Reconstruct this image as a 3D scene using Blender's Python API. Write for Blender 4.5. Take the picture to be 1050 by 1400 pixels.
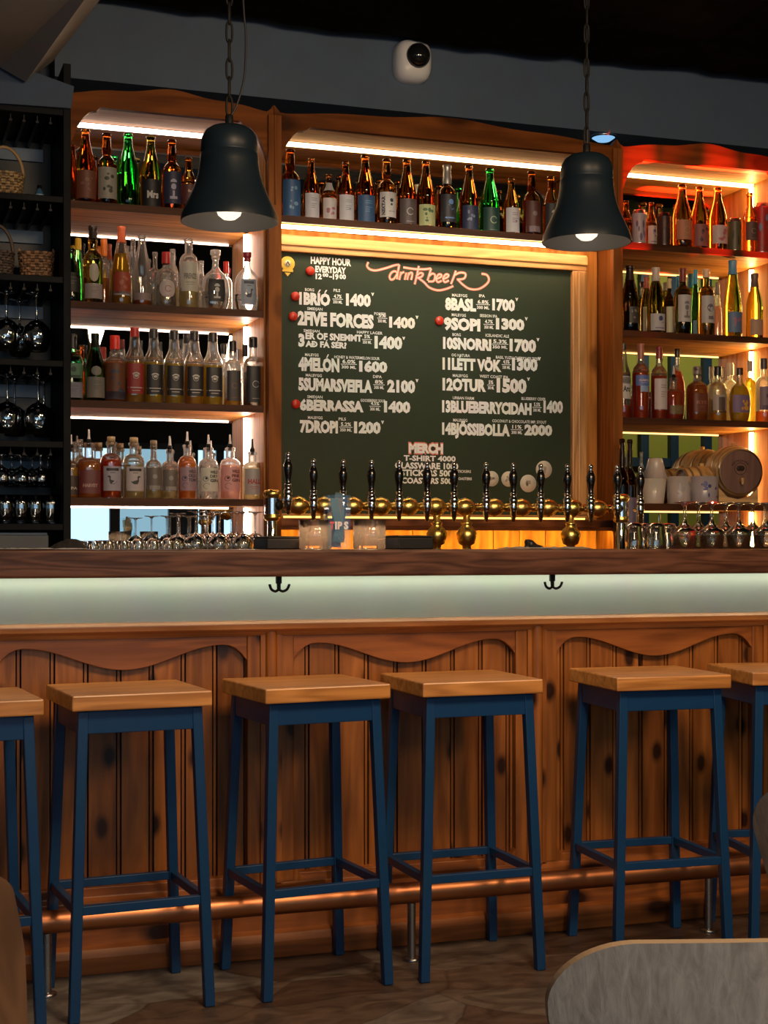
import bpy, math, random
from math import sin, cos, tan, atan, pi, radians as R, sqrt
from mathutils import Vector, Matrix
random.seed(7)
SC = bpy.context.scene
for o in list(bpy.data.objects):
    bpy.data.objects.remove(o)
COL = SC.collection

# ---------------------------------------------------------------- camera
F, TH, HC = 2022.0, R(19), 1.13          # focal length in pixels of the 1050x1400 frame, yaw, eye height
HORIZON = 746.0
cam_d = bpy.data.cameras.new('camera')
cam = bpy.data.objects.new('camera', cam_d)
COL.objects.link(cam)
cam.location = (0, 0, HC)
cam.rotation_euler = (R(90), 0, -TH)
cam_d.sensor_fit = 'AUTO'
cam_d.sensor_width = 36
cam_d.lens = 36 * F / 1400
cam_d.shift_y = (HORIZON - 700) / 1400
cam_d.clip_start = 0.05
cam_d.clip_end = 60
SC.camera = cam

# ---------------------------------------------------------------- render look
SC.view_settings.view_transform = 'Standard'
SC.view_settings.look = 'None'
SC.view_settings.gamma = 1
SC.view_settings.use_curve_mapping = False
SC.view_settings.exposure = 0.12
SC.cycles.use_denoising = True
SC.cycles.max_bounces = 14
SC.cycles.transmission_bounces = 12
SC.cycles.transparent_max_bounces = 16
SC.cycles.glossy_bounces = 6
SC.cycles.diffuse_bounces = 4
SC.cycles.caustics_reflective = True
SC.cycles.caustics_refractive = False
SC.cycles.sample_clamp_indirect = 5
SC.cycles.blur_glossy = 0.3

# ---------------------------------------------------------------- light
LED = {'a': ((1.0, 0.74, 0.58), 20.0), 'b': ((1.0, 0.65, 0.30), 20.0), 'c': ((1.0, 0.60, 0.20), 27.0), 'd': ((1.0, 0.55, 0.16), 5.0)}
LED_LEDGE = ((1.0, 0.64, 0.10), 60.0)
LED_BAR = ((1.0, 0.87, 0.58), 8.5)
WINDOW = ((0.52, 0.77, 1.0), 1.8)
BULB = ((1.0, 0.86, 0.66), 1.3)
w = bpy.data.worlds.new('world')
SC.world = w
w.use_nodes = True
w.node_tree.nodes['Background'].inputs[0].default_value = (0.25, 0.42, 0.75, 1)
w.node_tree.nodes['Background'].inputs[1].default_value = 0.25

def lamp(name, kind, loc, target, energy, color, size=0.1, size_y=None, angle=60):
    d = bpy.data.lights.new(name, kind)
    d.energy = energy
    d.color = color
    if kind == 'AREA':
        d.shape = 'RECTANGLE'; d.size = size; d.size_y = size_y or size; d.spread = R(angle) if angle != 60 else R(180)
    elif kind == 'SPOT':
        d.spot_size = R(angle); d.spot_blend = 0.8; d.shadow_soft_size = size
    else:
        d.shadow_soft_size = size
    o = bpy.data.objects.new(name, d)
    COL.objects.link(o)
    o.location = loc
    if target is not None:
        o.rotation_euler = (Vector(target) - Vector(loc)).to_track_quat('-Z', 'Y').to_euler()
    return o
# red coloured uplight standing on the back counter among the glasses, washing the wine shelves
lamp('red_uplight', 'SPOT', (3.15, 5.262, 1.11), (3.22, 5.845, 2.80), 420, (1.0, 0.035, 0.012), 0.01, angle=18.5)
for x_ in (3.06, 3.26, 3.46, 3.66):
    lamp('red_uplight', 'SPOT', (x_, 5.262, 1.11), (x_, 5.64, 2.80), 1700, (1.0, 0.035, 0.012), 0.01, angle=8.4)
# added warm fill on the bar front, no such fittings seen
lamp('fill_light', 'AREA', (1.2, 1.9, 2.60), (1.35, 3.3, 0.6), 44, (1.0, 0.68, 0.40), 0.5)
lamp('fill_light', 'AREA', (2.6, 1.6, 2.60), (2.5, 3.4, 0.6), 30, (1.0, 0.64, 0.36), 0.5)

lamp('fill_light', 'AREA', (2.14, 4.6, 2.95), (2.14, 5.7, 2.08), 1.6, (1.0, 0.90, 0.74), 1.1, .03, angle=44)  # added fill aimed at the menu board, no lamp known there
lamp('fill_light', 'AREA', (.9, -.7, 2.25), (1.2, 2.2, .75), 24, (1.0, 0.74, 0.50), 0.6)  # added warm fill from behind the camera, for chairs and stools

# ---------------------------------------------------------------- helpers: projection of measured points on world planes
def ray(px, py):
    u = (px - 525) / F
    return (sin(TH) + u * cos(TH), cos(TH) - u * sin(TH), (HORIZON - py) / F)
def on_y(px, py, Y):
    d = ray(px, py); s = Y / d[1]
    return (d[0] * s, Y, HC + d[2] * s)
def on_z(px, py, Z):
    d = ray(px, py); s = (Z - HC) / d[2]
    return (d[0] * s, d[1] * s, Z)
def XY(px, Y):
    d = ray(px, 746); return d[0] / d[1] * Y
def per_px(px, Y):                      # metres per pixel at that place
    d = ray(px, 746); return (Y / d[1]) / F

# ---------------------------------------------------------------- helpers: materials
MATS = {}
def new_mat(name):
    m = bpy.data.materials.new(name); m.use_nodes = True
    nt = m.node_tree
    for n in list(nt.nodes): nt.nodes.remove(n)
    out = nt.nodes.new('ShaderNodeOutputMaterial')
    return m, nt, out
def N(nt, t, **kw):
    n = nt.nodes.new(t)
    for k, v in kw.items(): setattr(n, k, v)
    return n
def paint(col, rough=0.5, metal=0.0, spec=0.5, bump=0.0, coat=0.0):
    key = ('p', col, rough, metal, spec, bump, coat)
    if key in MATS: return MATS[key]
    m, nt, out = new_mat('paint')
    b = N(nt, 'ShaderNodeBsdfPrincipled')
    tc = N(nt, 'ShaderNodeTexCoord'); no = N(nt, 'ShaderNodeTexNoise')
    no.inputs['Scale'].default_value = 9; no.inputs['Detail'].default_value = 5
    nt.links.new(tc.outputs['Object'], no.inputs['Vector'])
    mix = N(nt, 'ShaderNodeMix', data_type='RGBA', blend_type='MULTIPLY')
    mix.inputs['Factor'].default_value = 0.22
    mix.inputs['A'].default_value = (*col, 1)
    nt.links.new(no.outputs['Color'], mix.inputs['B'])
    mr = N(nt, 'ShaderNodeMapRange'); mr.inputs['To Min'].default_value = rough * 0.8; mr.inputs['To Max'].default_value = min(1, rough * 1.2)
    nt.links.new(no.outputs['Fac'], mr.inputs['Value'])
    nt.links.new(mr.outputs['Result'], b.inputs['Roughness'])
    nt.links.new(mix.outputs['Result'], b.inputs['Base Color'])
    b.inputs['Metallic'].default_value = metal
    b.inputs['Specular IOR Level'].default_value = spec
    b.inputs['Coat Weight'].default_value = coat
    if bump:
        n2 = N(nt, 'ShaderNodeTexNoise'); n2.inputs['Scale'].default_value = 60; n2.inputs['Detail'].default_value = 4
        nt.links.new(tc.outputs['Object'], n2.inputs['Vector'])
        bp = N(nt, 'ShaderNodeBump'); bp.inputs['Strength'].default_value = bump; bp.inputs['Distance'].default_value = 0.01
        nt.links.new(n2.outputs['Fac'], bp.inputs['Height']); nt.links.new(bp.outputs['Normal'], b.inputs['Normal'])
    nt.links.new(b.outputs['BSDF'], out.inputs['Surface'])
    MATS[key] = m
    return m
def emit(col, s):
    key = ('e', col, s)
    if key in MATS: return MATS[key]
    m, nt, out = new_mat('glow')
    e = N(nt, 'ShaderNodeEmission'); e.inputs[0].default_value = (*col, 1); e.inputs[1].default_value = s
    nt.links.new(e.outputs[0], out.inputs['Surface'])
    MATS[key] = m
    return m
def solid_glass(col, ior=1.42, rough=0.0):
    key = ('g', col, ior, rough)
    if key in MATS: return MATS[key]
    m, nt, out = new_mat('glass')
    b = N(nt, 'ShaderNodeBsdfPrincipled')
    b.inputs['Base Color'].default_value = (*col, 1)
    b.inputs['Transmission Weight'].default_value = 1
    b.inputs['IOR'].default_value = ior
    b.inputs['Roughness'].default_value = rough
    nt.links.new(b.outputs['BSDF'], out.inputs['Surface'])
    MATS[key] = m
    return m
def thin_glass(col=(0.93, 0.96, 0.95), refl=1.0, scat=0.0):
    key = ('t', col, refl, scat)
    if key in MATS: return MATS[key]
    m, nt, out = new_mat('clear_glass')
    tr = N(nt, 'ShaderNodeBsdfTransparent'); tr.inputs[0].default_value = (*col, 1)
    gl = N(nt, 'ShaderNodeBsdfGlossy'); gl.inputs['Roughness'].default_value = 0.02
    lw = N(nt, 'ShaderNodeLayerWeight'); lw.inputs['Blend'].default_value = 0.5
    mu = N(nt, 'ShaderNodeMath', operation='MULTIPLY'); mu.inputs[1].default_value = refl
    nt.links.new(lw.outputs['Fresnel'], mu.inputs[0])
    mx = N(nt, 'ShaderNodeMixShader')
    nt.links.new(mu.outputs[0], mx.inputs[0]); nt.links.new(tr.outputs[0], mx.inputs[1]); nt.links.new(gl.outputs[0], mx.inputs[2])
    if scat:      # stands in for strip light refracted by clear glass; frosting in 'frost'
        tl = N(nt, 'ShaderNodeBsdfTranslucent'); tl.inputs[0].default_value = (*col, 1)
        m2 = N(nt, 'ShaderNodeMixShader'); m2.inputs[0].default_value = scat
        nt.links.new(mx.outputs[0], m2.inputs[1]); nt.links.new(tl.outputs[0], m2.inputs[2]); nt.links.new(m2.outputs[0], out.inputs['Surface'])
    else: nt.links.new(mx.outputs[0], out.inputs['Surface'])
    MATS[key] = m
    return m
def wood(name, dark, light, grain='x', scale=1.0, rough=0.42, knots=0.0, knot_scale=5.0, coat=0.15, island=0.0, spec=0.5, contrast=1.0, bump=0.08):
    """boards of sawn timber: long noise along the grain, rings, optional dark knots"""
    if name in MATS: return MATS[name]
    m, nt, out = new_mat(name)
    L = nt.links.new
    b = N(nt, 'ShaderNodeBsdfPrincipled')
    tc = N(nt, 'ShaderNodeTexCoord'); oi = N(nt, 'ShaderNodeObjectInfo')
    geo = N(nt, 'ShaderNodeNewGeometry')
    add = N(nt, 'ShaderNodeMath', operation='ADD'); L(oi.outputs['Random'], add.inputs[0]); L(geo.outputs['Random Per Island'], add.inputs[1])
    sc = N(nt, 'ShaderNodeMath', operation='MULTIPLY'); sc.inputs[1].default_value = 37.0; L(add.outputs[0], sc.inputs[0])
    off = N(nt, 'ShaderNodeVectorMath', operation='ADD'); L(tc.outputs['Object'], off.inputs[0]); L(sc.outputs[0], off.inputs[1])
    mp = N(nt, 'ShaderNodeMapping')
    k = {'x': (1.6, 22, 22), 'y': (22, 1.6, 22), 'z': (22, 22, 1.6)}[grain]
    mp.inputs['Scale'].default_value = tuple(v * scale for v in k)
    L(off.outputs[0], mp.inputs['Vector'])
    n1 = N(nt, 'ShaderNodeTexNoise'); n1.inputs['Scale'].default_value = 1.0; n1.inputs['Detail'].default_value = 7; n1.inputs['Roughness'].default_value = 0.62; n1.inputs['Distortion'].default_value = 0.6
    L(mp.outputs[0], n1.inputs['Vector'])
    # growth rings: sine of a slow noise
    mp2 = N(nt, 'ShaderNodeMapping'); k2 = {'x': (0.7, 7, 7), 'y': (7, 0.7, 7), 'z': (7, 7, 0.7)}[grain]
    mp2.inputs['Scale'].default_value = tuple(v * scale for v in k2)
    L(off.outputs[0], mp2.inputs['Vector'])
    n2 = N(nt, 'ShaderNodeTexNoise'); n2.inputs['Scale'].default_value = 1.0; n2.inputs['Detail'].default_value = 2
    L(mp2.outputs[0], n2.inputs['Vector'])
    mu = N(nt, 'ShaderNodeMath', operation='MULTIPLY'); mu.inputs[1].default_value = 55; L(n2.outputs['Fac'], mu.inputs[0])
    si = N(nt, 'ShaderNodeMath', operation='SINE'); L(mu.outputs[0], si.inputs[0])
    s2 = N(nt, 'ShaderNodeMath', operation='MULTIPLY_ADD'); s2.inputs[1].default_value = 0.11 * contrast; L(si.outputs[0], s2.inputs[0]); L(n1.outputs['Fac'], s2.inputs[2])
    cr = N(nt, 'ShaderNodeValToRGB')
    cr.color_ramp.elements[0].position = 0.5 - 0.2 / max(contrast, .2) * .9; cr.color_ramp.elements[0].color = (*dark, 1)
    cr.color_ramp.elements[1].position = 0.5 + 0.2 / max(contrast, .2) * .9; cr.color_ramp.elements[1].color = (*light, 1)
    L(s2.outputs[0], cr.inputs[0])
    colr = cr.outputs[0]
    if island:
        mr = N(nt, 'ShaderNodeMapRange'); mr.inputs['To Min'].default_value = 1 - island; mr.inputs['To Max'].default_value = 1 + island * .6
        L(geo.outputs['Random Per Island'], mr.inputs['Value'])
        mm = N(nt, 'ShaderNodeVectorMath', operation='SCALE'); L(colr, mm.inputs[0]); L(mr.outputs[0], mm.inputs['Scale'])
        colr = mm.outputs[0]
    if knots:
        mp3 = N(nt, 'ShaderNodeMapping'); k3 = {'x': (.55, 1, 1), 'y': (1, .55, 1), 'z': (1, 1, .55)}[grain]
        mp3.inputs['Scale'].default_value = k3
        wob = N(nt, 'ShaderNodeVectorMath', operation='SCALE'); wob.inputs['Scale'].default_value = 0.02; L(n1.outputs['Color'], wob.inputs[0])
        wa = N(nt, 'ShaderNodeVectorMath', operation='ADD'); L(off.outputs[0], wa.inputs[0]); L(wob.outputs[0], wa.inputs[1])
        L(wa.outputs[0], mp3.inputs['Vector'])
        vo = N(nt, 'ShaderNodeTexVoronoi', voronoi_dimensions='2D'); vo.inputs['Scale'].default_value = knot_scale; vo.inputs['Randomness'].default_value = 1
        sp_ = N(nt, 'ShaderNodeSeparateXYZ'); L(mp3.outputs[0], sp_.inputs[0])
        cb_n = N(nt, 'ShaderNodeCombineXYZ'); L(sp_.outputs[0], cb_n.inputs[0]); L(sp_.outputs[2], cb_n.inputs[1])
        L(cb_n.outputs[0], vo.inputs['Vector'])
        mr2 = N(nt, 'ShaderNodeMapRange'); mr2.inputs['From Min'].default_value = 0.065; mr2.inputs['From Max'].default_value = 0.15
        mr2.inputs['To Min'].default_value = knots; mr2.inputs['To Max'].default_value = 0
        L(vo.outputs['Distance'], mr2.inputs['Value'])
        pw = N(nt, 'ShaderNodeMath', operation='POWER'); pw.inputs[1].default_value = 1.2; L(mr2.outputs[0], pw.inputs[0])
        mk = N(nt, 'ShaderNodeMix', data_type='RGBA'); mk.inputs['B'].default_value = (dark[0] * .16, dark[1] * .12, dark[2] * .1, 1)
        L(pw.outputs[0], mk.inputs['Factor']); L(colr, mk.inputs['A'])
        colr = mk.outputs['Result']
    L(colr, b.inputs['Base Color'])
    b.inputs['Roughness'].default_value = rough
    b.inputs['Specular IOR Level'].default_value = spec
    b.inputs['Coat Weight'].default_value = coat
    b.inputs['Coat Roughness'].default_value = 0.25
    bp = N(nt, 'ShaderNodeBump'); bp.inputs['Strength'].default_value = bump; bp.inputs['Distance'].default_value = 0.004
    L(s2.outputs[0], bp.inputs['Height']); L(bp.outputs['Normal'], b.inputs['Normal'])
    L(b.outputs['BSDF'], out.inputs['Surface'])
    MATS[name] = m
    return m
def stone_floor():
    m, nt, out = new_mat('stone_floor'); L = nt.links.new
    b = N(nt, 'ShaderNodeBsdfPrincipled'); tc = N(nt, 'ShaderNodeTexCoord')
    n0 = N(nt, 'ShaderNodeTexNoise'); n0.inputs['Scale'].default_value = 1.3; n0.inputs['Detail'].default_value = 3
    L(tc.outputs['Object'], n0.inputs['Vector'])
    wo = N(nt, 'ShaderNodeVectorMath', operation='MULTIPLY_ADD'); wo.inputs[1].default_value = (.25, .25, 0); L(n0.outputs['Color'], wo.inputs[0]); L(tc.outputs['Object'], wo.inputs[2])
    mp = N(nt, 'ShaderNodeMapping'); mp.inputs['Scale'].default_value = (1.5, 2.6, 1); mp.inputs['Rotation'].default_value = (0, 0, R(33)); L(wo.outputs[0], mp.inputs['Vector'])
    v = N(nt, 'ShaderNodeTexVoronoi'); v.inputs['Scale'].default_value = 1.3; L(mp.outputs[0], v.inputs['Vector'])
    ve = N(nt, 'ShaderNodeTexVoronoi', feature='DISTANCE_TO_EDGE'); ve.inputs['Scale'].default_value = 1.3; L(mp.outputs[0], ve.inputs['Vector'])
    cr = N(nt, 'ShaderNodeValToRGB'); e = cr.color_ramp.elements
    e[0].position = 0.1; e[0].color = (.050, .029, .021, 1); e[1].position = .9; e[1].color = (.125, .115, .108, 1)
    q = cr.color_ramp.elements.new(.5); q.color = (.078, .054, .041, 1)
    se = N(nt, 'ShaderNodeSeparateColor'); L(v.outputs['Color'], se.inputs[0]); L(se.outputs[0], cr.inputs[0])
    n2 = N(nt, 'ShaderNodeTexNoise'); n2.inputs['Scale'].default_value = 5; n2.inputs['Detail'].default_value = 8; n2.inputs['Distortion'].default_value = 1.6
    L(mp.outputs[0], n2.inputs['Vector'])
    c2 = N(nt, 'ShaderNodeValToRGB'); c2.color_ramp.elements[0].position = .3; c2.color_ramp.elements[0].color = (.45, .42, .4, 1); c2.color_ramp.elements[1].position = .75; c2.color_ramp.elements[1].color = (1.5, 1.5, 1.45, 1)
    L(n2.outputs['Fac'], c2.inputs[0])
    mu = N(nt, 'ShaderNodeMix', data_type='RGBA', blend_type='MULTIPLY'); mu.inputs['Factor'].default_value = 1; L(cr.outputs[0], mu.inputs['A']); L(c2.outputs[0], mu.inputs['B'])
    ed = N(nt, 'ShaderNodeMapRange'); ed.inputs['From Max'].default_value = .012; ed.inputs['To Min'].default_value = .55; ed.inputs['To Max'].default_value = 1; L(ve.outputs['Distance'], ed.inputs['Value'])
    m2 = N(nt, 'ShaderNodeVectorMath', operation='SCALE'); L(mu.outputs['Result'], m2.inputs[0]); L(ed.outputs[0], m2.inputs['Scale'])
    L(m2.outputs[0], b.inputs['Base Color'])
    b.inputs['Roughness'].default_value = .48
    bp = N(nt, 'ShaderNodeBump'); bp.inputs['Strength'].default_value = .25; bp.inputs['Distance'].default_value = .01; L(n2.outputs['Fac'], bp.inputs['Height']); L(bp.outputs[0], b.inputs['Normal'])
    L(b.outputs[0], out.inputs['Surface'])
    return m
def weave(col, dark):
    key = ('w', col)
    if key in MATS: return MATS[key]
    m, nt, out = new_mat('wicker'); L = nt.links.new
    b = N(nt, 'ShaderNodeBsdfPrincipled'); tc = N(nt, 'ShaderNodeTexCoord')
    ck = N(nt, 'ShaderNodeTexChecker'); ck.inputs['Scale'].default_value = 70
    ck.inputs[1].default_value = (*col, 1); ck.inputs[2].default_value = (*dark, 1)
    L(tc.outputs['Object'], ck.inputs['Vector']); L(ck.outputs[0], b.inputs['Base Color'])
    bp = N(nt, 'ShaderNodeBump'); bp.inputs['Strength'].default_value = .6; bp.inputs['Distance'].default_value = .01
    L(ck.outputs[1], bp.inputs['Height']); L(bp.outputs[0], b.inputs['Normal'])
    b.inputs['Roughness'].default_value = .6
    L(b.outputs[0], out.inputs['Surface'])
    MATS[key] = m
    return m

PINE = wood('pine_boards', (.165, .050, .0095), (.355, .122, .024), 'z', 1.3, .42, 1.0, 6.2, .08, .22, .35, .8)
PINE_H = wood('pine_rail', (.165, .048, .011), (.30, .096, .022), 'x', 1.3, .42, 1.0, 4.0, .08, .05, .35)
UNIT_V = wood('pine_upright', (.30, .110, .020), (.56, .235, .050), 'z', .9, .5, .7, 3.6, 0, spec=.15)
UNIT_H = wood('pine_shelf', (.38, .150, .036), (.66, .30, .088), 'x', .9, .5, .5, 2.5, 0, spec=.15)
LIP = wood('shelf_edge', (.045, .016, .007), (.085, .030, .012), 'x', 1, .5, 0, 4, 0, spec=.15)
OAKTOP = wood('counter_oak', (.040, .0145, .008), (.112, .047, .027), 'x', 2.2, .45, 0, 2.5, .0, spec=.22, contrast=1.0, bump=.3)
SEAT = wood('seat_oak', (.30, .118, .024), (.53, .235, .062), 'x', 1.5, .34, .35, 4, .25)
GREY_OAK = wood('grey_oak', (.23, .18, .135), (.60, .50, .40), 'z', 5.0, .55, 0, 4, 0, spec=.25, contrast=.45, bump=.25)
BROWN_PLY = wood('brown_ply', (.10, .038, .010), (.165, .068, .020), 'z', 2, .5, 0, 4, 0, spec=.2)
FRAMEWOOD = wood('oak_frame', (.36, .17, .055), (.62, .34, .13), 'x', 1.2, .36, 0, 4, .2)
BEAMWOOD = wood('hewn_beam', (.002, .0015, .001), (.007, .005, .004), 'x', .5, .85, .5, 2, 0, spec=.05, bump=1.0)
BARREL = wood('barrel_oak', (.36, .20, .07), (.60, .38, .15), 'x', 1, .55, 0, 4, 0)
BARREL_HEAD = wood('barrel_head', (.10, .042, .026), (.16, .072, .046), 'z', 1, .55, 0, 4, 0)
NAVY = paint((.004, .037, .115), .36, .0, .35)
BLACKM = paint((.007, .007, .008), .5, 0, .22)
DARKCAB = paint((.006, .007, .009), .6, 0, .10)
CHROME = paint((.75, .76, .78), .12, 1.0)
STEEL = paint((.42, .43, .45), .28, 1.0)
GOLD = paint((1.0, .68, .19), .28, 1.0)
COPPER = paint((.46, .185, .085), .40, 1.0)
WHITEWALL = paint((.50, .50, .50), .7)
PANEL = paint((.36, .455, .47), .5, 0, .3)
BOARD = paint((.026, .040, .021), .6, 0, .25)
CHALK = paint((.86, .88, .85), .8)
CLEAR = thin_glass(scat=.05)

# ---------------------------------------------------------------- helpers: meshes
class MB:
    def __init__(s):
        s.v = []; s.f = []; s.mi = []; s.sm = []
    def add(s, verts, faces, mi=0, smooth=False):
        o = len(s.v); s.v += [tuple(p) for p in verts]
        for f in faces:
            s.f.append(tuple(i + o for i in f)); s.mi.append(mi); s.sm.append(smooth)
        return s
    def box(s, x0, x1, y0, y1, z0, z1, mi=0):
        return s.add([(x0, y0, z0), (x1, y0, z0), (x1, y1, z0), (x0, y1, z0), (x0, y0, z1), (x1, y0, z1), (x1, y1, z1), (x0, y1, z1)],
                     [(0, 3, 2, 1), (4, 5, 6, 7), (0, 1, 5, 4), (1, 2, 6, 5), (2, 3, 7, 6), (3, 0, 4, 7)], mi)
    def hexa(s, p, mi=0):
        return s.add(p, [(0, 3, 2, 1), (4, 5, 6, 7), (0, 1, 5, 4), (1, 2, 6, 5), (2, 3, 7, 6), (3, 0, 4, 7)], mi)
    def bar(s, a, b, w, h, up=(0, 0, 1), mi=0):
        a = Vector(a); b = Vector(b); d = (b - a).normalized(); up = Vector(up)
        if abs(d.dot(up)) > .98: up = Vector((0, 1, 0))
        x = d.cross(up).normalized(); y = x.cross(d).normalized()
        P = []
        for c in (a, b):
            for sx, sy in ((-1, -1), (1, -1), (1, 1), (-1, 1)):
                P.append(c + x * sx * w / 2 + y * sy * h / 2)
        return s.add(P, [(0, 3, 2, 1), (4, 5, 6, 7), (0, 1, 5, 4), (1, 2, 6, 5), (2, 3, 7, 6), (3, 0, 4, 7)], mi)
    def tube(s, pts, r, seg=10, mi=0, closed=False, cap=True):
        pts = [Vector(p) for p in pts]; n = len(pts)
        rr = r if isinstance(r, (list, tuple)) else [r] * n
        V = []; Fc = []; prev = None
        for i, p in enumerate(pts):
            if closed: t = (pts[(i + 1) % n] - pts[i - 1])
            else: t = pts[min(i + 1, n - 1)] - pts[max(i - 1, 0)]
            t.normalize()
            if prev is None:
                a = Vector((0, 0, 1)) if abs(t.z) < .9 else Vector((1, 0, 0))
                x = t.cross(a).normalized()
            else:
                x = (prev - t * prev.dot(t)).normalized()
            prev = x; y = t.cross(x)
            for k in range(seg):
                an = 2 * pi * k / seg
                V.append(p + x * cos(an) * rr[i] + y * sin(an) * rr[i])
        for i in range(n if closed else n - 1):
            j = (i + 1) % n
            for k in range(seg):
                q = (k + 1) % seg
                Fc.append((i * seg + k, i * seg + q, j * seg + q, j * seg + k))
        s.add(V, Fc, mi, True)
        if cap and not closed:
            s.add(V[:seg], [tuple(range(seg))[::-1]], mi); s.add(V[-seg:], [tuple(range(seg))], mi)
        return s
    def lathe(s, prof, seg=28, c=(0, 0, 0), ky=1.0, n=2.0, mi=0, smooth=True, axis='z', arc=None):
        """surface of revolution; n > 2 squares the section, ky flattens it"""
        V = []; Fc = []
        for r, z in prof:
            for k in range(seg):
                a = 2 * pi * k / seg
                x, y = cross(a, r, ky, n)
                if axis == 'z': p = (c[0] + x, c[1] + y, c[2] + z)
                elif axis == 'y': p = (c[0] + x, c[1] + z, c[2] + y)
                else: p = (c[0] + z, c[1] + x, c[2] + y)
                V.append(p)
        for i in range(len(prof) - 1):
            for k in range(seg):
                q = (k + 1) % seg
                f = (i * seg + k, i * seg + q, (i + 1) * seg + q, (i + 1) * seg + k)
                Fc.append(f if axis != 'y' else f[::-1])
        return s.add(V, Fc, mi, smooth)
    def sphere(s, c, r, seg=18, rings=10, mi=0, sz=1.0):
        return s.lathe([(r * sin(pi * i / rings) + 1e-5, -r * sz * cos(pi * i / rings)) for i in range(rings + 1)], seg, c, mi=mi)
    def prism(s, poly, y0, y1, mi=0):
        """polygon in (x, z) pushed from y0 to y1"""
        n = len(poly)
        V = [(x, y0, z) for x, z in poly] + [(x, y1, z) for x, z in poly]
        Fc = [tuple(range(n)), tuple(range(2 * n - 1, n - 1, -1))]
        for i in range(n):
            j = (i + 1) % n
            Fc.append((i, i + n, j + n, j))
        return s.add(V, Fc, mi)
    def build(s, name, mat, parent=None, loc=None, bevel=0.0, seg=2, fix=False):
        me = bpy.data.meshes.new(name)
        me.from_pydata(s.v, [], s.f)
        for m in (mat if isinstance(mat, (list, tuple)) else [mat]): me.materials.append(m)
        for p, i, sm in zip(me.polygons, s.mi, s.sm): p.material_index = i; p.use_smooth = sm
        me.update()
        o = bpy.data.objects.new(name, me); COL.objects.link(o)
        if parent is not None: o.parent = parent
        if loc is not None: o.location = loc
        if fix:
            import bmesh
            bm = bmesh.new(); bm.from_mesh(me); bmesh.ops.remove_doubles(bm, verts=bm.verts, dist=1e-5)
            bmesh.ops.recalc_face_normals(bm, faces=bm.faces); bm.to_mesh(me); bm.free()
        if bevel:
            b = o.modifiers.new('bevel', 'BEVEL'); b.width = bevel; b.segments = seg; b.limit_method = 'ANGLE'; b.angle_limit = R(40)
        return o
def cross(a, r, ky=1.0, n=2.0):
    s_, c_ = sin(a), -cos(a)
    if n == 2.0: return r * s_, r * c_ * ky
    e = 2.0 / n
    return (r * math.copysign(abs(s_) ** e, s_), r * math.copysign(abs(c_) ** e, c_) * ky)
def thing(name, label, cat, loc=(0, 0, 0), rz=0.0, group=None):
    o = bpy.data.objects.new(name, None); COL.objects.link(o)
    o.empty_display_size = .05
    o.location = loc; o.rotation_euler = (0, 0, rz)
    o['label'] = label; o['category'] = cat
    if group: o['group'] = group
    return o
def tag(o, label, cat, group=None):
    o['label'] = label; o['category'] = cat
    if group: o['group'] = group
    return o
def struct(o):
    o['kind'] = 'structure'
    return o
def dup(root, loc, rz=None, label=None):
    r = root.copy(); COL.objects.link(r); r.location = loc
    if rz is not None: r.rotation_euler = (0, 0, rz)
    if label: r['label'] = label
    for ch in list(root.children):
        c = ch.copy(); COL.objects.link(c); c.parent = r
        for g in list(ch.children):
            d = g.copy(); COL.objects.link(d); d.parent = c
    return r
TEXTS = {}
def text_geo(s, bold=0.03):
    """letters as flat triangles: cap height 1, starting at x = 0"""
    k = (s, bold)
    if k in TEXTS: return TEXTS[k]
    acc = {'Í': 'I', 'Ó': 'O', 'É': 'E', 'Á': 'A'}
    if any(c in acc for c in s):
        pl = ''.join(acc.get(c, c) for c in s)
        V, Fc, wdt = text_geo(pl, bold); V = list(V); Fc = list(Fc)
        for i, c in enumerate(s):
            if c in acc:
                w1 = text_geo(pl[:i + 1], bold)[2]; w0 = w1 - text_geo(pl[i], bold)[2]; m_ = (w0 + w1) / 2; o_ = len(V)
                V += [(m_ - .12, 1.10), (m_ + .04, 1.10), (m_ + .26, 1.38), (m_ + .08, 1.38)]; Fc.append((o_, o_ + 1, o_ + 2, o_ + 3))
        TEXTS[k] = (V, Fc, wdt)
        return TEXTS[k]
    cu = bpy.data.curves.new('t', 'FONT'); cu.body = s; cu.size = 1; cu.offset = bold; cu.resolution_u = 2; cu.fill_mode = 'FRONT'
    ob = bpy.data.objects.new('t', cu)
    me = ob.to_mesh()
    V = [(v.co.x, v.co.y) for v in me.vertices]; Fc = [tuple(p.vertices) for p in me.polygons]
    ob.to_mesh_clear(); bpy.data.objects.remove(ob); bpy.data.curves.remove(cu)
    if V:
        x0 = min(v[0] for v in V); x1 = max(v[0] for v in V); cap = 0.70
        V = [((x - x0) / cap, y / cap) for x, y in V]; wdt = (x1 - x0) / cap
    else: wdt = 0
    TEXTS[k] = (V, Fc, wdt)
    return TEXTS[k]
def smooth_path(P, n=6):
    """Catmull-Rom through the points"""
    out = []
    for i in range(len(P) - 1):
        p0 = P[max(i - 1, 0)]; p1 = P[i]; p2 = P[i + 1]; p3 = P[min(i + 2, len(P) - 1)]
        for k in range(n):
            t = k / n
            out.append(tuple(.5 * (2 * b + (c - a) * t + (2 * a - 5 * b + 4 * c - d) * t * t + (3 * b - a - 3 * c + d) * t ** 3) for a, b, c, d in zip(p0, p1, p2, p3)))
    out.append(tuple(P[-1]))
    return out

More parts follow.
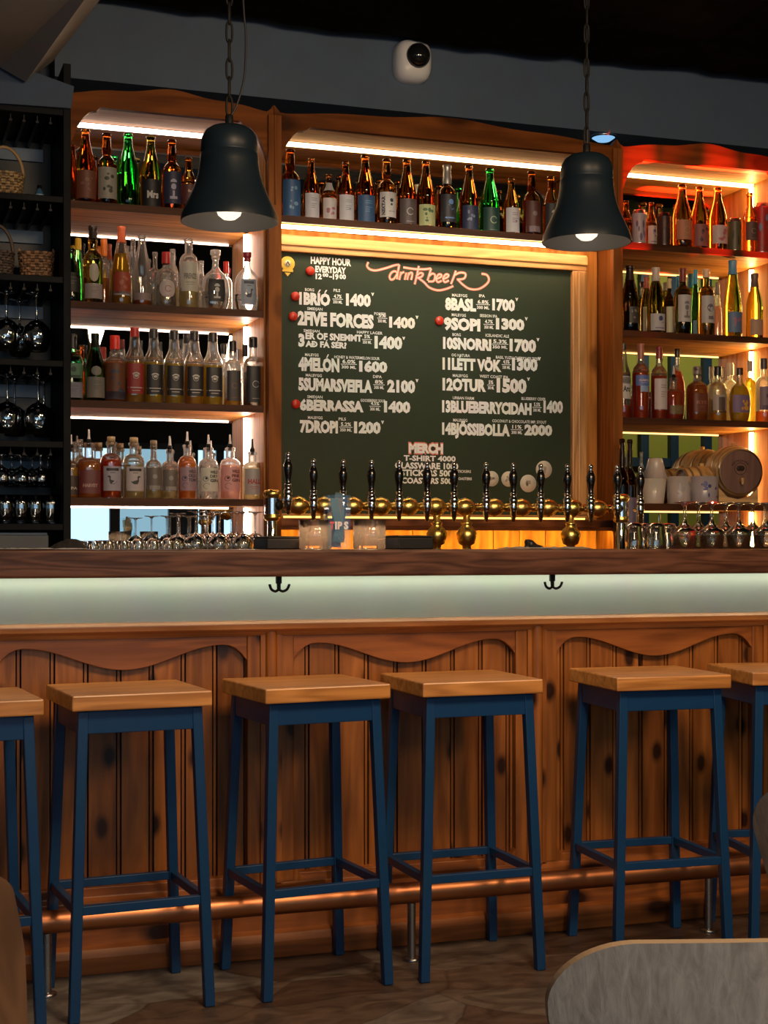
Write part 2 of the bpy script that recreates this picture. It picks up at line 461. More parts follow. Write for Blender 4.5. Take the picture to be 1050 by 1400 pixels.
# ================================================================ the setting
YB = 3.985          # face of the boarding under the bar
YS = 5.60           # front of the back-bar shelves
YM = 5.865          # mirrors behind the bottles
struct(MB().box(-4.2, 10.8, -3.2, 6.4, -.05, 0).build('floor', stone_floor()))
struct(MB().box(-4.2, 10.8, -3.3, 6.5, 4.4, 4.5).build('ceiling', paint((.035, .033, .032), .8)))
struct(MB().box(-4.2, 10.8, 6.15, 6.3, 0, 4.4).build('wall_back', paint((.10, .10, .11), .8)))
struct(MB().box(-4.3, -4.2, -3.3, 6.5, 0, 4.4).build('wall_left', paint((.30, .28, .26), .8)))
struct(MB().box(10.7, 10.8, -3.3, 6.5, 0, 4.4).build('wall_right', paint((.24, .22, .06), .8)))
# rear wall, behind the photographer: the bar mirrors show it
OLIVE = paint((.36, .34, .045), .7)
DARKWALL = paint((.012, .012, .014), .7)
mb = MB()
mb.box(-4.2, 5.4, -3.2, -3.1, 2.16, 4.4, 0); mb.box(-4.2, 5.4, -3.2, -3.1, 0, .55, 0)
mb.box(3.85, 5.4, -3.2, -3.1, .55, 2.16, 0); mb.box(5.4, 10.7, -3.2, -3.1, 0, 4.4, 1)
struct(mb.build('wall_front', [DARKWALL, OLIVE]))
DIM = ((.30, .50, .62), 1.1)
def window(n, x0, x1, z0, z1, bars, glow):
    f = MB()
    f.box(x0, x1, -3.16, -3.06, z0, z0 + .06); f.box(x0, x1, -3.16, -3.06, z1 - .06, z1)
    f.box(x0, x0 + .05, -3.16, -3.06, z0, z1); f.box(x1 - .05, x1, -3.16, -3.06, z0, z1)
    for b, w_ in bars: f.box(b - w_ / 2, b + w_ / 2, -3.15, -3.07, z0, z1)
    o = struct(f.build('window_%d' % n, paint((.03, .05, .09), .4)))
    MB().box(x0, x1, -3.14, -3.12, z0, z1).build('pane', emit(*glow), o)
    return o
window(1, -4.1, -2.2, .55, 2.16, [(-3.1, .06)], WINDOW)  # unseen window, added for more daylight on the stools
window(2, -2.0, .2, .55, 2.16, [(-.9, .06)], WINDOW)  # also added out of the mirrors' view, as extra daylight
window(3, .4, 2.26, .55, 2.16, [(1.35, .06)], WINDOW)
window(4, 2.26, 2.85, .55, 2.16, [], DIM)
window(5, 3.05, 3.85, .55, 2.16, [(3.20, .08), (3.33, .08), (3.52, .11)], ((.45, .72, .95), 2.0))
d = struct(MB().box(2.85, 3.05, -3.16, -3.06, .55, 2.16).build('door_1', paint((.02, .05, .12), .25)))
NAVYP = paint((.012, .035, .075), .5)
mb = MB()
for x in (7.55, 8.18, 8.56, 8.99, 9.6): mb.box(x - .05, x + .05, -3.1, -3.02, 0, 4.4)
mb.box(7.55, 9.6, -3.1, -3.03, 2.02, 2.12); mb.box(7.55, 9.6, -3.1, -3.03, 1.0, 1.08)
struct(mb.build('trim_1', NAVYP))
lamp('rear_spot', 'AREA', (8.3, -1.0, 4.3), (8.3, -3.1, 2.6), 70, (1.0, .92, .62), .7)

# rough hewn beam over the bar, pale bulkhead, soffit above the back bar
mb = MB()
rnd = random.Random(3)
nx = 90
xs = [-1.5 + 8.5 * i / nx for i in range(nx + 1)]
top = []
V = []
for x in xs:
    j = rnd.uniform(-.012, .012) + (.03 * rnd.random() if rnd.random() < .12 else 0)
    k = rnd.uniform(-.015, .015)
    zz = on_y(590, 55, 5.55)[2] + .012 * sin(x * 2.1)
    V += [(x, 3.90 + k, zz + j), (x, 4.7, zz + rnd.uniform(-.01, .01)), (x, 5.55 + k, zz + .8 * j), (x, 5.55 + k, 3.58), (x, 3.90 + k, 3.58)]
Fc = []
for i in range(nx):
    a = i * 5; b = a + 5
    for k in range(5): Fc.append((a + k, a + (k + 1) % 5, b + (k + 1) % 5, b + k))
mb.add(V, Fc); mb.add(V[:5], [(0, 1, 2, 3, 4)]); mb.add(V[-5:], [(4, 3, 2, 1, 0)])
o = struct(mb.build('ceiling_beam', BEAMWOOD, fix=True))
xl = XY(75, 5.66)
struct(MB().box(xl, 6.2, 5.66, 6.15, 2.895, 3.6).build('wall_soffit', paint((.082, .125, .19), .7)))
struct(MB().box(-1.2, xl - .002, 5.80, 6.15, 2.80, 3.6).build('wall_soffit_return', paint((.08, .11, .16), .7)))
# slanting bulkhead at the upper corner
p = [on_y(35, 112, 5.15), on_y(0, 92, 5.15), on_y(-90, 60, 5.15), on_y(160, -63, 4.0), on_y(-90, -63, 4.0)]
q = [on_y(72, 84, 5.6), on_y(190, -70, 4.45)]
V = [p[0], p[1], p[2], p[4], p[3], q[0], q[1]]
V2 = [(v[0], v[1] + .02, v[2] + .55) for v in V]
mb = MB()
mb.add(V + V2, [(0, 1, 2, 3, 4), (0, 4, 6, 5), (0, 5, 12, 7), (0, 7, 8, 1), (1, 8, 9, 2), (4, 11, 13, 6), (7, 12, 13, 11, 10, 9, 8), (3, 10, 11, 4), (2, 9, 10, 3), (5, 6, 13, 12)])
struct(mb.build('wall_bulkhead', paint((.34, .325, .31), .75)))

# ================================================================ the bar
XB0, XB1 = -1.3, 3.9
posts = [XY(370, 3.96) - .80, XY(370, 3.96), XY(733, 3.96), XY(733, 3.96) + .80]
bar = thing('bar_panelling', 'long bar front of knotty pine boarding with wavy valances and a pale upper panel', 'bar', (0, 0, 0))
MB().box(XB0, XB1, 4.01, 4.36, 0, 1.048).build('carcass', PINE, bar)
MB().box(XB0, XB1, 3.985, 4.01, .915, 1.048).build('upper_panel', PANEL, bar)['label'] = 'pale grey-white panel under the counter edge'
# tongue and groove boards
mb = MB(); x = XB0; pw = .0875
mb.box(XB0, XB1, 4.0, 4.012, 0, .92, 1)
while x < XB1:
    mb.prism([(x + .002, .2), (x + pw - .0135, .2), (x + pw - .0135, .92), (x + .002, .92)], YB, 4.002)
    mb.box(x + pw - .0095, x + pw - .0030, YB + .001, 4.002, .2, .92)
    x += pw
mb.build('boarding', [PINE, paint((.012, .005, .003), .8)], bar)
# wavy valance boards, stiles and half-round posts
allp = [posts[0] - .80] + posts + [posts[3] + .8]
for i in range(len(allp) - 1):
    a, b = allp[i] + .030, allp[i + 1] - .030
    st = .036
    MB().box(a - .001, a + st, 3.958, 4.0, .2, .92).build('stile', PINE, bar, bevel=.003)
    MB().box(b - st, b + .001, 3.958, 4.0, .2, .92).build('stile', PINE, bar, bevel=.003)
    l, r = a + st, b - st
    n = 40; low = []
    for k in range(n + 1):
        t = k / n
        e = abs(2 * t - 1)                      # 0 centre, 1 ends
        z = .797 + .062 * (.5 - .5 * cos(pi * min(e / .80, 1)))
        if e > .80: z -= .045 * ((e - .80) / .20) ** 2.2
        low.append((l + (r - l) * t, z))
    MB().prism(low + [(r, .92), (l, .92)], 3.962, 3.984).build('valance', PINE_H, bar, bevel=.002)
    # clipped lower corners
    for s, c in ((1, l), (-1, r)):
        MB().prism([(c, .2), (c + s * .035, .2), (c, .245)] if s > 0 else [(c, .2), (c, .245), (c - .035, .2)], 3.960, 3.990).build('corner_block', PINE, bar)
for x in allp[1:-1]:
    mb = MB(); mb.box(x - .030, x + .030, 3.952, 4.0, .2, .92)
    mb.lathe([(.017, .2), (.017, .90)], 16, (x, 3.955, 0))
    mb.build('post', PINE, bar)
# cap rail, bottom rail, plinth, base shoe
mb = MB(); mb.prism([(3.925, .905), (3.93, .918), (3.96, .922), (3.99, .922), (3.99, .885), (3.955, .885), (3.94, .893)], 0, 1)
def rail(prof, name, mat):
    n = len(prof)
    V = [(XB0, y, z) for y, z in prof] + [(XB1, y, z) for y, z in prof]
    Fc = [tuple(range(n)), tuple(range(2 * n - 1, n - 1, -1))] + [(i, i + n, (i + 1) % n + n, (i + 1) % n) for i in range(n)]
    return MB().add(V, Fc).build(name, mat, bar, bevel=.002, fix=True)
rail([(3.99, .88), (3.955, .882), (3.945, .893), (3.925, .902), (3.922, .916), (3.935, .924), (3.99, .924)], 'cap_rail', wood('rail_polished', (.30, .105, .028), (.50, .205, .065), 'x', .8, .28, .3, 3, .4))
rail([(4.0, .155), (3.945, .155), (3.945, .185), (3.960, .198), (3.962, .222), (4.0, .225)], 'bottom_rail', PINE_H)
rail([(4.0, .06), (3.952, .06), (3.952, .14), (3.958, .155), (4.0, .156)], 'plinth', PINE_H)
rail([(4.0, 0), (3.93, 0), (3.925, .045), (3.935, .065), (3.955, .075), (4.0, .078)], 'base_shoe', PINE_H)

ct = thing('counter_top', 'thick dark oak bar counter top running the full width', 'counter')
MB().box(XB0, XB1, 3.735, 4.44, 1.049, 1.119).build('slab', OAKTOP, ct, bevel=.006)
MB().box(XB0, XB1, 3.942, 3.968, 1.0458, 1.0488).build('led_strip', emit(*LED_BAR), ct)['label'] = 'light strip under the counter'

rail_t = thing('foot_rail', 'copper foot rail pipe on steel posts along the bar base', 'foot rail', (0, 3.79, .184))
MB().tube([(XB0, 0, 0), (XB1, 0, 0)], .029, 20).build('pipe', COPPER, rail_t)
for px, yy in ((65, 1362), (557, 1308), (973, 1275)):
    x = on_z(px, yy, 0)[0]
    mb = MB(); mb.tube([(x, 0, -.183), (x, 0, -.028)], .0115, 14); mb.lathe([(.024, -.183), (.024, -.178), (.012, -.175)], 16, (x, 0, 0))
    mb.build('post', STEEL, rail_t)
for px, lab in ((381, 'black double coat hook under the counter, above the stool beside the wide gap'), (755, 'black double coat hook under the counter beyond the paired stools')):
    c = on_y(px, 787, 3.80)
    h = thing('coat_hook', lab, 'hook', (c[0], 3.80, 1.048), 0, 'coat hooks under the counter')
    mb = MB(); mb.box(-.0075, .0075, -.006, .006, -.019, .0)
    mb.tube([(0, 0, -.015), (0, -.002, -.036)], [.0055, .005], 10)
    mb.build('stem', BLACKM, h, bevel=.002)
    for s in (-1, 1):
        MB().tube(smooth_path([(0, 0, -.034), (s * .010, -.004, -.039), (s * .021, -.006, -.034), (s * .026, -.008, -.024), (s * .0265, -.008, -.020)], 5), .0036, 10).build('prong', BLACKM, h)

# ================================================================ back bar
XL0, XL1 = .664, XY(365, 5.58) - .008                  # left bay
XC0, XC1 = XY(383, 5.58), XY(835, 5.58)      # middle bay
XR0, XR1 = XY(848, 5.58), 3.805              # right bay
SH = [2.42, 2.045, 1.675, 1.31]
back = thing('back_counter', 'dark wooden back counter behind the bar under the bottle shelves', 'counter')
MB().box(-.2, 4.6, 5.02, 6.14, 1.0, 1.085).build('worktop', LIP, back, bevel=.004)
MB().box(-.2, 4.6, 5.08, 6.14, 0, .999).build('cabinet', DARKCAB, back)
MIRROR = paint((.80, .83, .84), .02, 1.0)
if 'mirror' not in MATS:
    m, nt, out = new_mat('mirror'); g = N(nt, 'ShaderNodeBsdfGlossy'); g.inputs['Roughness'].default_value = 0.0; g.inputs[0].default_value = (.72, .76, .76, 1)
    nt.links.new(g.outputs[0], out.inputs['Surface']); MATS['mirror'] = m
MIRROR = MATS['mirror']

PILLARW = wood('pillar_pine', (.16, .050, .010), (.29, .098, .022), 'z', .9, .5, .6, 3.6, 0, spec=.1)
def header(par, x0, x1, pk0, pk1, mat):
    """fretted board along the top: waves above, scooped brackets at each end below"""
    n = 60; top = []; bot = []
    for k in range(n + 1):
        t = k / n; x = x0 + (x1 - x0) * t
        z = 2.812 + .040 * sin(pi * t) ** 2 + .010 * sin(3 * pi * t) ** 2
        for pk in (pk0, pk1):
            if pk is not None: z += .030 * math.exp(-((x - pk) / .016) ** 2)
        top.append((x, z)); 
        d = min(x - x0, x1 - x); zb = 2.768
        if d < .13:
            s = d / .13
            zb = 2.768 - (.225 * (1 - s) ** 2.6 + (.014 if s < .98 else 0))
        bot.append((x, zb))
    V = []; 
    o = MB()
    for k in range(n):
        a, b = bot[k], bot[k + 1]; c, d_ = top[k + 1], top[k]
        o.add([(a[0], 5.572, a[1]), (b[0], 5.572, b[1]), (c[0], 5.572, c[1]), (d_[0], 5.572, d_[1]),
               (a[0], 5.598, a[1]), (b[0], 5.598, b[1]), (c[0], 5.598, c[1]), (d_[0], 5.598, d_[1])],
              [(0, 1, 2, 3), (7, 6, 5, 4), (0, 4, 5, 1), (3, 2, 6, 7)] + ([(0, 3, 7, 4)] if k == 0 else []) + ([(1, 5, 6, 2)] if k == n - 1 else []))
    return o.build('header', mat, par, fix=True)
def led(par, x0, x1, y0, y1, z0, z1, key):
    mb = MB()
    if x1 - x0 > z1 - z0:      # lying in the corner under the top board, diffuser slanted forward and down
        d = .016
        mb.add([(x0, y1, z1), (x1, y1, z1), (x0, y1, z1 - d), (x1, y1, z1 - d), (x0, y1 - d, z1 - .001), (x1, y1 - d, z1 - .001)], [(2, 3, 5, 4)], 0)
        mb.add([(x0, y1, z1), (x1, y1, z1), (x0, y1, z1 - d), (x1, y1, z1 - d), (x0, y1 - d, z1 - .001), (x1, y1 - d, z1 - .001)], [(0, 4, 5, 1), (0, 1, 3, 2), (0, 2, 4), (1, 5, 3)], 1)
    else:
        d = .015
        P = [(x1, y1, z0), (x1 - d, y1, z0), (x1, y1 - d, z0), (x1, y1, z1), (x1 - d, y1, z1), (x1, y1 - d, z1)]
        mb.add(P, [(1, 2, 5, 4)], 0); mb.add(P, [(0, 1, 4, 3), (2, 0, 3, 5), (0, 2, 1), (3, 4, 5)], 1)
    o = mb.build('led_strip', [emit(LED[key][0], LED[key][1] * (.55 if x1 - x0 > z1 - z0 else 2.4)), STEEL], par); o['label'] = 'glowing light strip'; return o
def shelf(par, x0, x1, z, y0=YS, y1=YM - .002, glow=None):
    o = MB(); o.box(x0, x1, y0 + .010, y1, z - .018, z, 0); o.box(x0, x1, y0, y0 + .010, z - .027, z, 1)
    r = o.build('shelf', [UNIT_H, LIP], par)
    if glow:      # unseen strip added behind the lip to brighten underside and labels
        g_ = MB().box(x0 + .01, x1 - .02, y0 + .0102, y0 + .0145, z - .0255, z - .0185).build('shelf_fill', emit(LED[glow][0], LED[glow][1] * .75), r)
    return r
def top_board(par, x0, x1, z=2.785):
    return MB().box(x0, x1, 5.60, 6.14, z, z + .022).build('top_board', UNIT_H, par)
HEADW = wood('header_pine', (.125, .036, .007), (.225, .068, .013), 'x', .9, .5, .8, 2.4, 0, spec=.1)

ub = thing('shelving_unit', 'mirror-backed pine shelving bay beside the dark glass cabinet, lit by pinkish strips', 'shelving', (0, 0, 0), 0, 'pine shelving bays of the back bar')
MB().box(XL0, XL1, YM, YM + .006, 1.10, 2.784).build('mirror', MIRROR, ub)
MB().box(XL0, XL1 + .0075, YM + .0062, YM + .02, 1.09, 2.784).build('back_panel', UNIT_H, ub)
MB().box(XL1, XL1 + .0075, 5.60, YM + .006, 1.086, 2.784).build('side_panel', UNIT_V, ub)
MB().box(XL0 - .024, XL0, 5.60, YM + .006, 1.086, 2.784).build('side_panel', UNIT_V, ub)
for z in SH: shelf(ub, XL0 + .001, XL1 - .001, z, glow='a')
top_board(ub, XL0 - .024, XL1 + .0075)
header(ub, XL0, XC0 - .028, None, XC0 - .026, HEADW)
led(ub, XL0 + .002, XL1 - .002, YM - .012, YM - .001, 2.772, 2.784, 'a')
for i in range(5):
    z0 = [SH[0], SH[1], SH[2], SH[3], 1.087][i] + .001; z1 = [2.770, SH[0] - .027, SH[1] - .027, SH[2] - .027, SH[3] - .027][i]
    if i: led(ub, XL1 - .012, XL1 - .001, YM - .012, YM - .001, z0, z1, 'a')

um = thing('shelving_unit', 'middle pine bay with one bottle shelf above the chalk menu board', 'shelving', (0, 0, 0), 0, 'pine shelving bays of the back bar')
XCa, XCb = XC0 - .002, XC1 + .002
ZT = SH[0] - .006
MB().box(XCa, XCb, YM, YM + .006, ZT, 2.784).build('mirror', MIRROR, um)
MB().box(XCa + .02, XCb, YM + .0062, YM + .02, 1.09, 2.784).build('back_panel', UNIT_H, um)
shelf(um, XCa, XCb, SH[0], 5.585)
top_board(um, XC0 - .0, XC1 + .0)
header(um, XC0 - .026, XC1 + .024, XC0 - .026, XC1 + .024, HEADW)
for xa, xb in ((XY(365, 5.58), XC0), (XC1, XR0)):
    mb = MB(); mb.box(xa, xb, 5.555, 5.598, 1.086, 2.80); mb.box(xa + .006, xb - .006, 5.598, YM, 1.086, 2.784)
    c = (xa + xb) / 2
    mb.box(c - .004, c + .004, 5.549, 5.556, 2.45, 2.80)
    mb.build('pillar', PILLARW, um, bevel=.003)
led(um, XCa + .03, XCb - .03, YM - .012, YM - .001, 2.772, 2.784, 'b')
o = MB().box(XCa + .004, XCb - .05, 5.605, 5.622, 2.376, 2.3885).build('led_strip', emit((1.0, .72, .42), 26.0), um); o['label'] = 'light strip over the menu board'
# boarded wall under the shelf carrying the menu board, glowing backsplash under a ledge
mb = MB(); mb.box(XCa, XCb, 5.71, 5.73, 1.20, 2.392)
mb.build('wall_board', UNIT_V, um)
mb = MB(); k = 0; x = XCa
while x < XCb:
    mb.box(x + .0015, min(x + .118, XCb), 5.712, 5.728, 1.086, 1.205); x += .12
mb.build('backsplash', UNIT_V, um)
mb = MB(); mb.box(XCa, XCb, 5.56, 5.712, 1.206, 1.238); mb.box(XCa, XCb, 5.56, 5.575, 1.192, 1.2062); mb.build('ledge', PINE_H, um, bevel=.003)
o = MB().box(XCa + .02, XCb - .02, 5.585, 5.605, 1.2005, 1.2055).build('led_strip', emit(*LED_LEDGE), um); o['label'] = 'amber light strip under the ledge'
o = MB().box(XCa + .02, XCb - .12, 5.585, 5.597, 1.2385, 1.246).build('led_strip', emit((1.0, .52, .10), 3.0), um); o['label'] = 'amber light strip on the ledge'

ur = thing('shelving_unit', 'mirror-backed pine shelving bay with wine and small barrels, lit amber and red', 'shelving', (0, 0, 0), 0, 'pine shelving bays of the back bar')
MB().box(XR0 - .01, XR1, YM, YM + .006, 1.10, 2.784).build('mirror', MIRROR, ur)
MB().box(XR0 - .01, XR1 + .024, YM + .0062, YM + .02, 1.09, 2.784).build('back_panel', UNIT_H, ur)
MB().box(XR1, XR1 + .022, 5.60, YM + .006, 1.086, 2.784).build('side_panel', UNIT_V, ur)
for z in SH[:3]: shelf(ur, XR0 - .008, XR1 - .001, z, glow='d')
x4 = XY(870, YS)
shelf(ur, x4, XR1 - .001, SH[3], glow='d')
top_board(ur, XR0, XR1 + .022)
header(ur, XC1 + .025, XR1 + .03, XC1 + .024, None, HEADW)
MB().box(XR1 + .002, XR1 + .06, 5.572, 5.598, 1.086, 2.80).build('pillar', UNIT_V, ur, bevel=.003)
led(ur, XR0 + .002, XR1 - .002, YM - .012, YM - .001, 2.772, 2.784, 'c')
for i in range(5):
    z0 = [SH[0], SH[1], SH[2], SH[3], 1.087][i] + .001; z1 = [2.770, SH[0] - .027, SH[1] - .027, SH[2] - .027, SH[3] - .027][i]
    led(ur, XR1 - .014, XR1 - .001, YM - .014, YM - .001, z0, z1, 'c')

# ================================================================ menu board
YBD = 5.70
bx0, bx1 = XCa + .004, XY(780, YBD)
bz1 = on_y(600, 359, YBD)[2]; bz0 = on_y(600, 703, YBD)[2]
menu = thing('menu_board', 'large oak-framed chalk menu board listing beers and prices', 'menu board', (0, 0, 0))
MB().box(bx0, bx1, YBD, YBD + .009, bz0, bz1).build('panel', BOARD, menu)
fw = .068
FV = wood('oak_frame_upright', (.36, .17, .055), (.62, .34, .13), 'z', 1.2, .36, 0, 4, .2)
def frame_bar(x0, x1, z0, z1, mat):
    mb = MB(); mb.box(x0, x1, YBD - .022, YBD + .009, z0, z1)
    if x1 - x0 > z1 - z0: mb.box(x0, x1, YBD - .030, YBD - .0215, z0 + (z1 - z0) * .35, z1 - .008)
    else: mb.box(x0 + (x1 - x0) * .35, x1 - .008, YBD - .030, YBD - .0215, z0, z1)
    return mb.build('frame_rail', mat, menu, bevel=.004)
frame_bar(bx0, bx1 + fw, bz1, bz1 + fw, FRAMEWOOD)
frame_bar(bx1, bx1 + fw, bz0, bz1 - .001, FV)
frame_bar(bx0, bx1 + fw, bz0 - .03, bz0 - .001, FRAMEWOOD)
YT = YBD - .0012
def bp(px, py, y=YT):
    p = on_y(px, py, y); return p
letters = MB()
def write(mb, s, x0, x1, yt, yb, bold=.045, y=YT, mi=0, shear=0.0):
    """lettering between two pixel columns of the board, cap top yt and base yb given at its left end"""
    V, Fc, wdt = text_geo(s, bold)
    if not V: return
    a = bp(x0, yb, y); t = bp(x0, yt, y); b = bp(x1, yb, y)
    h = t[2] - a[2]; wd = b[0] - a[0]
    mb.add([(a[0] + v[0] / wdt * wd + shear * v[1] * h, y, a[2] + v[1] * h) for v in V], Fc, mi)
def stroke(mb, pts, wpx, y=YT, mi=0, n=6):
    P = [bp(*p, y) for p in pts]; P = smooth_path(P, n) if n else P
    w_ = wpx * per_px(pts[0][0], y) / 2
    V = []
    for i, p in enumerate(P):
        q0 = Vector(P[max(i - 1, 0)]); q1 = Vector(P[min(i + 1, len(P) - 1)]); t = (q1 - q0)
        if t.length < 1e-9: t = Vector((1, 0, 0))
        t.normalize(); nn = Vector((-t.z, 0, t.x))
        V += [tuple(Vector(p) + nn * w_), tuple(Vector(p) - nn * w_)]
    mb.add(V, [(2 * i, 2 * i + 1, 2 * i + 3, 2 * i + 2) for i in range(len(P) - 1)], mi)
T = letters
write(T, 'HAPPY HOUR', 424.8, 480, 351, 360); write(T, 'EVERYDAY', 431, 473, 363.5, 371.5)
write(T, '12', 431.5, 440, 374, 381); write(T, '00', 441, 449, 373.5, 378); write(T, '-', 450, 454, 374, 380.5)
write(T, '19', 455, 463, 374.5, 381.5); write(T, '00', 464, 473, 375, 381)
ITEMS = [  # name, x0, x1, top, base | brewery x0 x1 | kind x0 x1 dy | strength x0 x1 | price x0 x1 top base
 ('1BRÍÓ', 409, 451.5, 400, 415, 'BORG', 417, 429.5, 'PILS', 456, 465, 0, '4.7%', '350 ML', 454.5, 469, '1400', 473, 507, 402, 416.5, 1),
 ('2FIVE FORCES', 407, 511, 426, 443, 'SMIÐJAN', 420, 441, 'PORTER', 511.7, 528, 6, '5%', '350 ML', 515.7, 529.5, '1400', 532, 567.6, 433.5, 446.7, 1),
 ('4MELÓN', 408, 464, 489, 505.5, 'MALBYGG', 417, 435.5, 'HONEY & WATERMELON SOUR', 457, 519, 2, '6.0%', '300 ML', 466, 488, '1600', 491, 529.5, 494, 507, 0),
 ('5SUMARSVEIFLA', 408, 509, 517, 532.5, 'MALBYGG', 418, 440, 'DIPA', 510, 522, 1, '8%', '300 ML', 510.5, 526, '2100', 529.5, 567.6, 520, 535, 1),
 ('6BERRASSA', 410, 497, 546.5, 560, 'SMIÐJAN', 420, 441, 'GOOSEBERRY SOUR', 493, 527, 4, '4.5%', '300 ML', 505, 520.5, '1400', 525, 561, 549, 562.6, 0),
 ('7DROPI', 410, 462, 575, 590, 'MALBYGG', 421, 441, 'PILS', 463, 473, 1, '5.2%', '350 ML', 464, 482, '1200', 484, 520.5, 577, 591, 1),
 ('8BASL', 608.6, 651, 407.5, 422.5, 'MALBYGG', 618, 638.8, 'IPA', 655, 663, 0, '6.8%', '300 ML', 651, 670, '1700', 673, 704, 409, 423, 1),
 ('9SOPI', 606.7, 656.7, 434.5, 449.5, 'MALBYGG', 617.6, 637, 'SESSION IPA', 656, 680, 0, '4.7%', '350 ML', 661, 675.7, '1300', 678, 717, 435.5, 449, 1),
 ('10SNORRI', 605.7, 671.7, 461.5, 475.7, 'BORG', 618.6, 630, 'ICELANDIC ALE', 663.8, 696, 0, '5.3%', '350 ML', 672.4, 695, '1700', 696.7, 733, 464, 479, 1),
 ('11LÉTT VÖK', 605, 685.5, 489.5, 504, 'OG NATURA', 617.4, 642.4, 'BASIL YUZU CHERRY SELTZER', 678, 738, 2, '4.5%', '330 ML', 686, 698.6, '1300', 700, 735, 490, 505, 1),
 ('12OTUR', 605, 664.5, 517.5, 532.5, 'MALBYGG', 619, 639.5, 'WEST COAST IPA', 655.7, 695, 0, '5%', '300 ML', 666, 676.4, '1500', 679, 720, 518, 535, 1),
 ('13BLUEBERRYCIDAH', 604.4, 726.7, 548, 562.5, 'URBAN FARM', 619, 648, 'BLUEBERRY CIDER', 713, 746, 0, '5.5%', '300 ML', 728, 740.5, '1400', 743, 769.6, 548.5, 563, 0),
 ('14BJÖSSIBOLLA', 604.4, 697, 578.5, 593, 'MALBYGG', 619.6, 639, 'COCONUT & CHOCOLATE IMP. STOUT', 673, 747, 0, '11%', '300 ML', 698.3, 715, '2000', 717, 755, 581, 594, 0)]
for (nm, x0, x1, yt, yb, br, bx_0, bx_1, kd, k0, k1, dy, st, ml, s0, s1, pr, p0, p1, pt, pb, vg) in ITEMS:
    write(T, nm, x0, x1, yt, yb, .06)
    write(T, br, bx_0, bx_1, yt - 6.2, yt - 2.4, .02); write(T, kd, k0, k1, yt - 5.2 + dy, yt - 1.4 + dy, .02)
    write(T, st, s0 + 2, s1 - 2, yt + 2.5, yt + 7.2, .03); write(T, ml, s0 + 1, s1 - 1, yt + 10.5, yt + 14.5, .03)
    stroke(T, [(s0, yt + 8.8), (s1, yt + 9.3)], .8, n=0)
    write(T, pr, p0, p1, pt, pb, .06)
    if vg: write(T, 'v', p1 + .5, p1 + 4.5, pt - 3.5, pt + 2, .05)
write(T, '3', 408, 416.5, 457, 472.5, .06); write(T, 'ER OF SNEMMT', 417.6, 495, 454.5, 463, .05); write(T, 'AÐ FÁ SÉR?', 417.6, 474, 466, 473.6, .05)
write(T, 'SMIÐJAN', 415, 437, 450, 453.6, .02); write(T, 'HAPPY LAGER', 488, 523, 452, 455.8, .02)
write(T, '5%', 498, 506, 457.5, 462, .03); write(T, '350 ML', 496, 508, 465.5, 469.5, .03); stroke(T, [(495, 464), (508.6, 464.4)], .8, n=0)
write(T, '1400', 512, 550, 460, 475, .06); write(T, 'v', 550, 554, 459, 464, .05)
write(T, 'T-SHIRT 4000', 552, 623, 622.5, 629.5, .04); write(T, 'GLASSWARE 1000', 540, 626.5, 632, 640, .04)
write(T, 'STICKERS 500', 548, 618, 642, 650, .04); write(T, 'COASTERS 500', 549, 618, 653, 660.5, .04)
write(T, '3 STICKERS', 620, 644, 642.5, 646, .02); write(T, '5 COASTERS', 620, 645, 652.5, 656, .02)
write(T, 'MERCH', 559, 605.7, 606.5, 618.5, .06, y=YT - .0009)
T.build('lettering', CHALK, menu)['label'] = 'white chalk lettering'
pk = MB()
mk_ = MB(); write(mk_, 'MERCH', 558.2, 606.0, 605.6, 619.2, .10); mk_.build('heading_outline', paint((.72, .20, .14), .7), menu)['label'] = 'pink outlined heading'
C8 = lambda L: [(490 + x / 5.25, 335 + y / 5.25) for x, y in L]
DB = [[(72, 122), (62, 150), (85, 175), (130, 182), (200, 165), (260, 145), (294, 140)], [(294, 140), (284, 190), (276, 246)],
      [(280, 200), (262, 188), (238, 198), (224, 225), (232, 247), (252, 244), (272, 218), (280, 200)],
      [(306, 192), (300, 222), (293, 250)], [(299, 222), (313, 200), (330, 194)], [(345, 198), (338, 225), (332, 250)],
      [(362, 198), (356, 226), (350, 250)], [(356, 222), (372, 200), (386, 202), (384, 228), (378, 250)],
      [(434, 150), (420, 215), (404, 282)], [(413, 226), (440, 202), (463, 206), (452, 228), (418, 236)],
      [(430, 236), (470, 266), (510, 305), (570, 325), (630, 315), (682, 294)],
      [(322, 160), (400, 172), (470, 174), (522, 168)], [(522, 168), (508, 215), (496, 256)],
      [(503, 228), (528, 206), (550, 216), (540, 258), (500, 260)],
      [(560, 244), (590, 230), (596, 214), (576, 212), (558, 240), (570, 266), (598, 256)],
      [(610, 244), (640, 230), (646, 214), (626, 212), (608, 240), (620, 266), (650, 254)],
      [(700, 184), (684, 230), (664, 280)], [(690, 216), (730, 198), (768, 206), (758, 240), (706, 248)],
      [(712, 246), (752, 286), (800, 315), (862, 316), (915, 285), (937, 250), (922, 215), (884, 206)]]
for s_ in DB: stroke(pk, C8(s_), 3.6)
pk.build('pink_lettering', paint((.72, .20, .14), .7), menu)['label'] = 'salmon pink script lettering'
hl = MB()
for s_ in DB: stroke(hl, C8(s_), 1.5, y=YT - .0009)
hl.build('script_highlight', paint((.86, .62, .54), .7), menu)
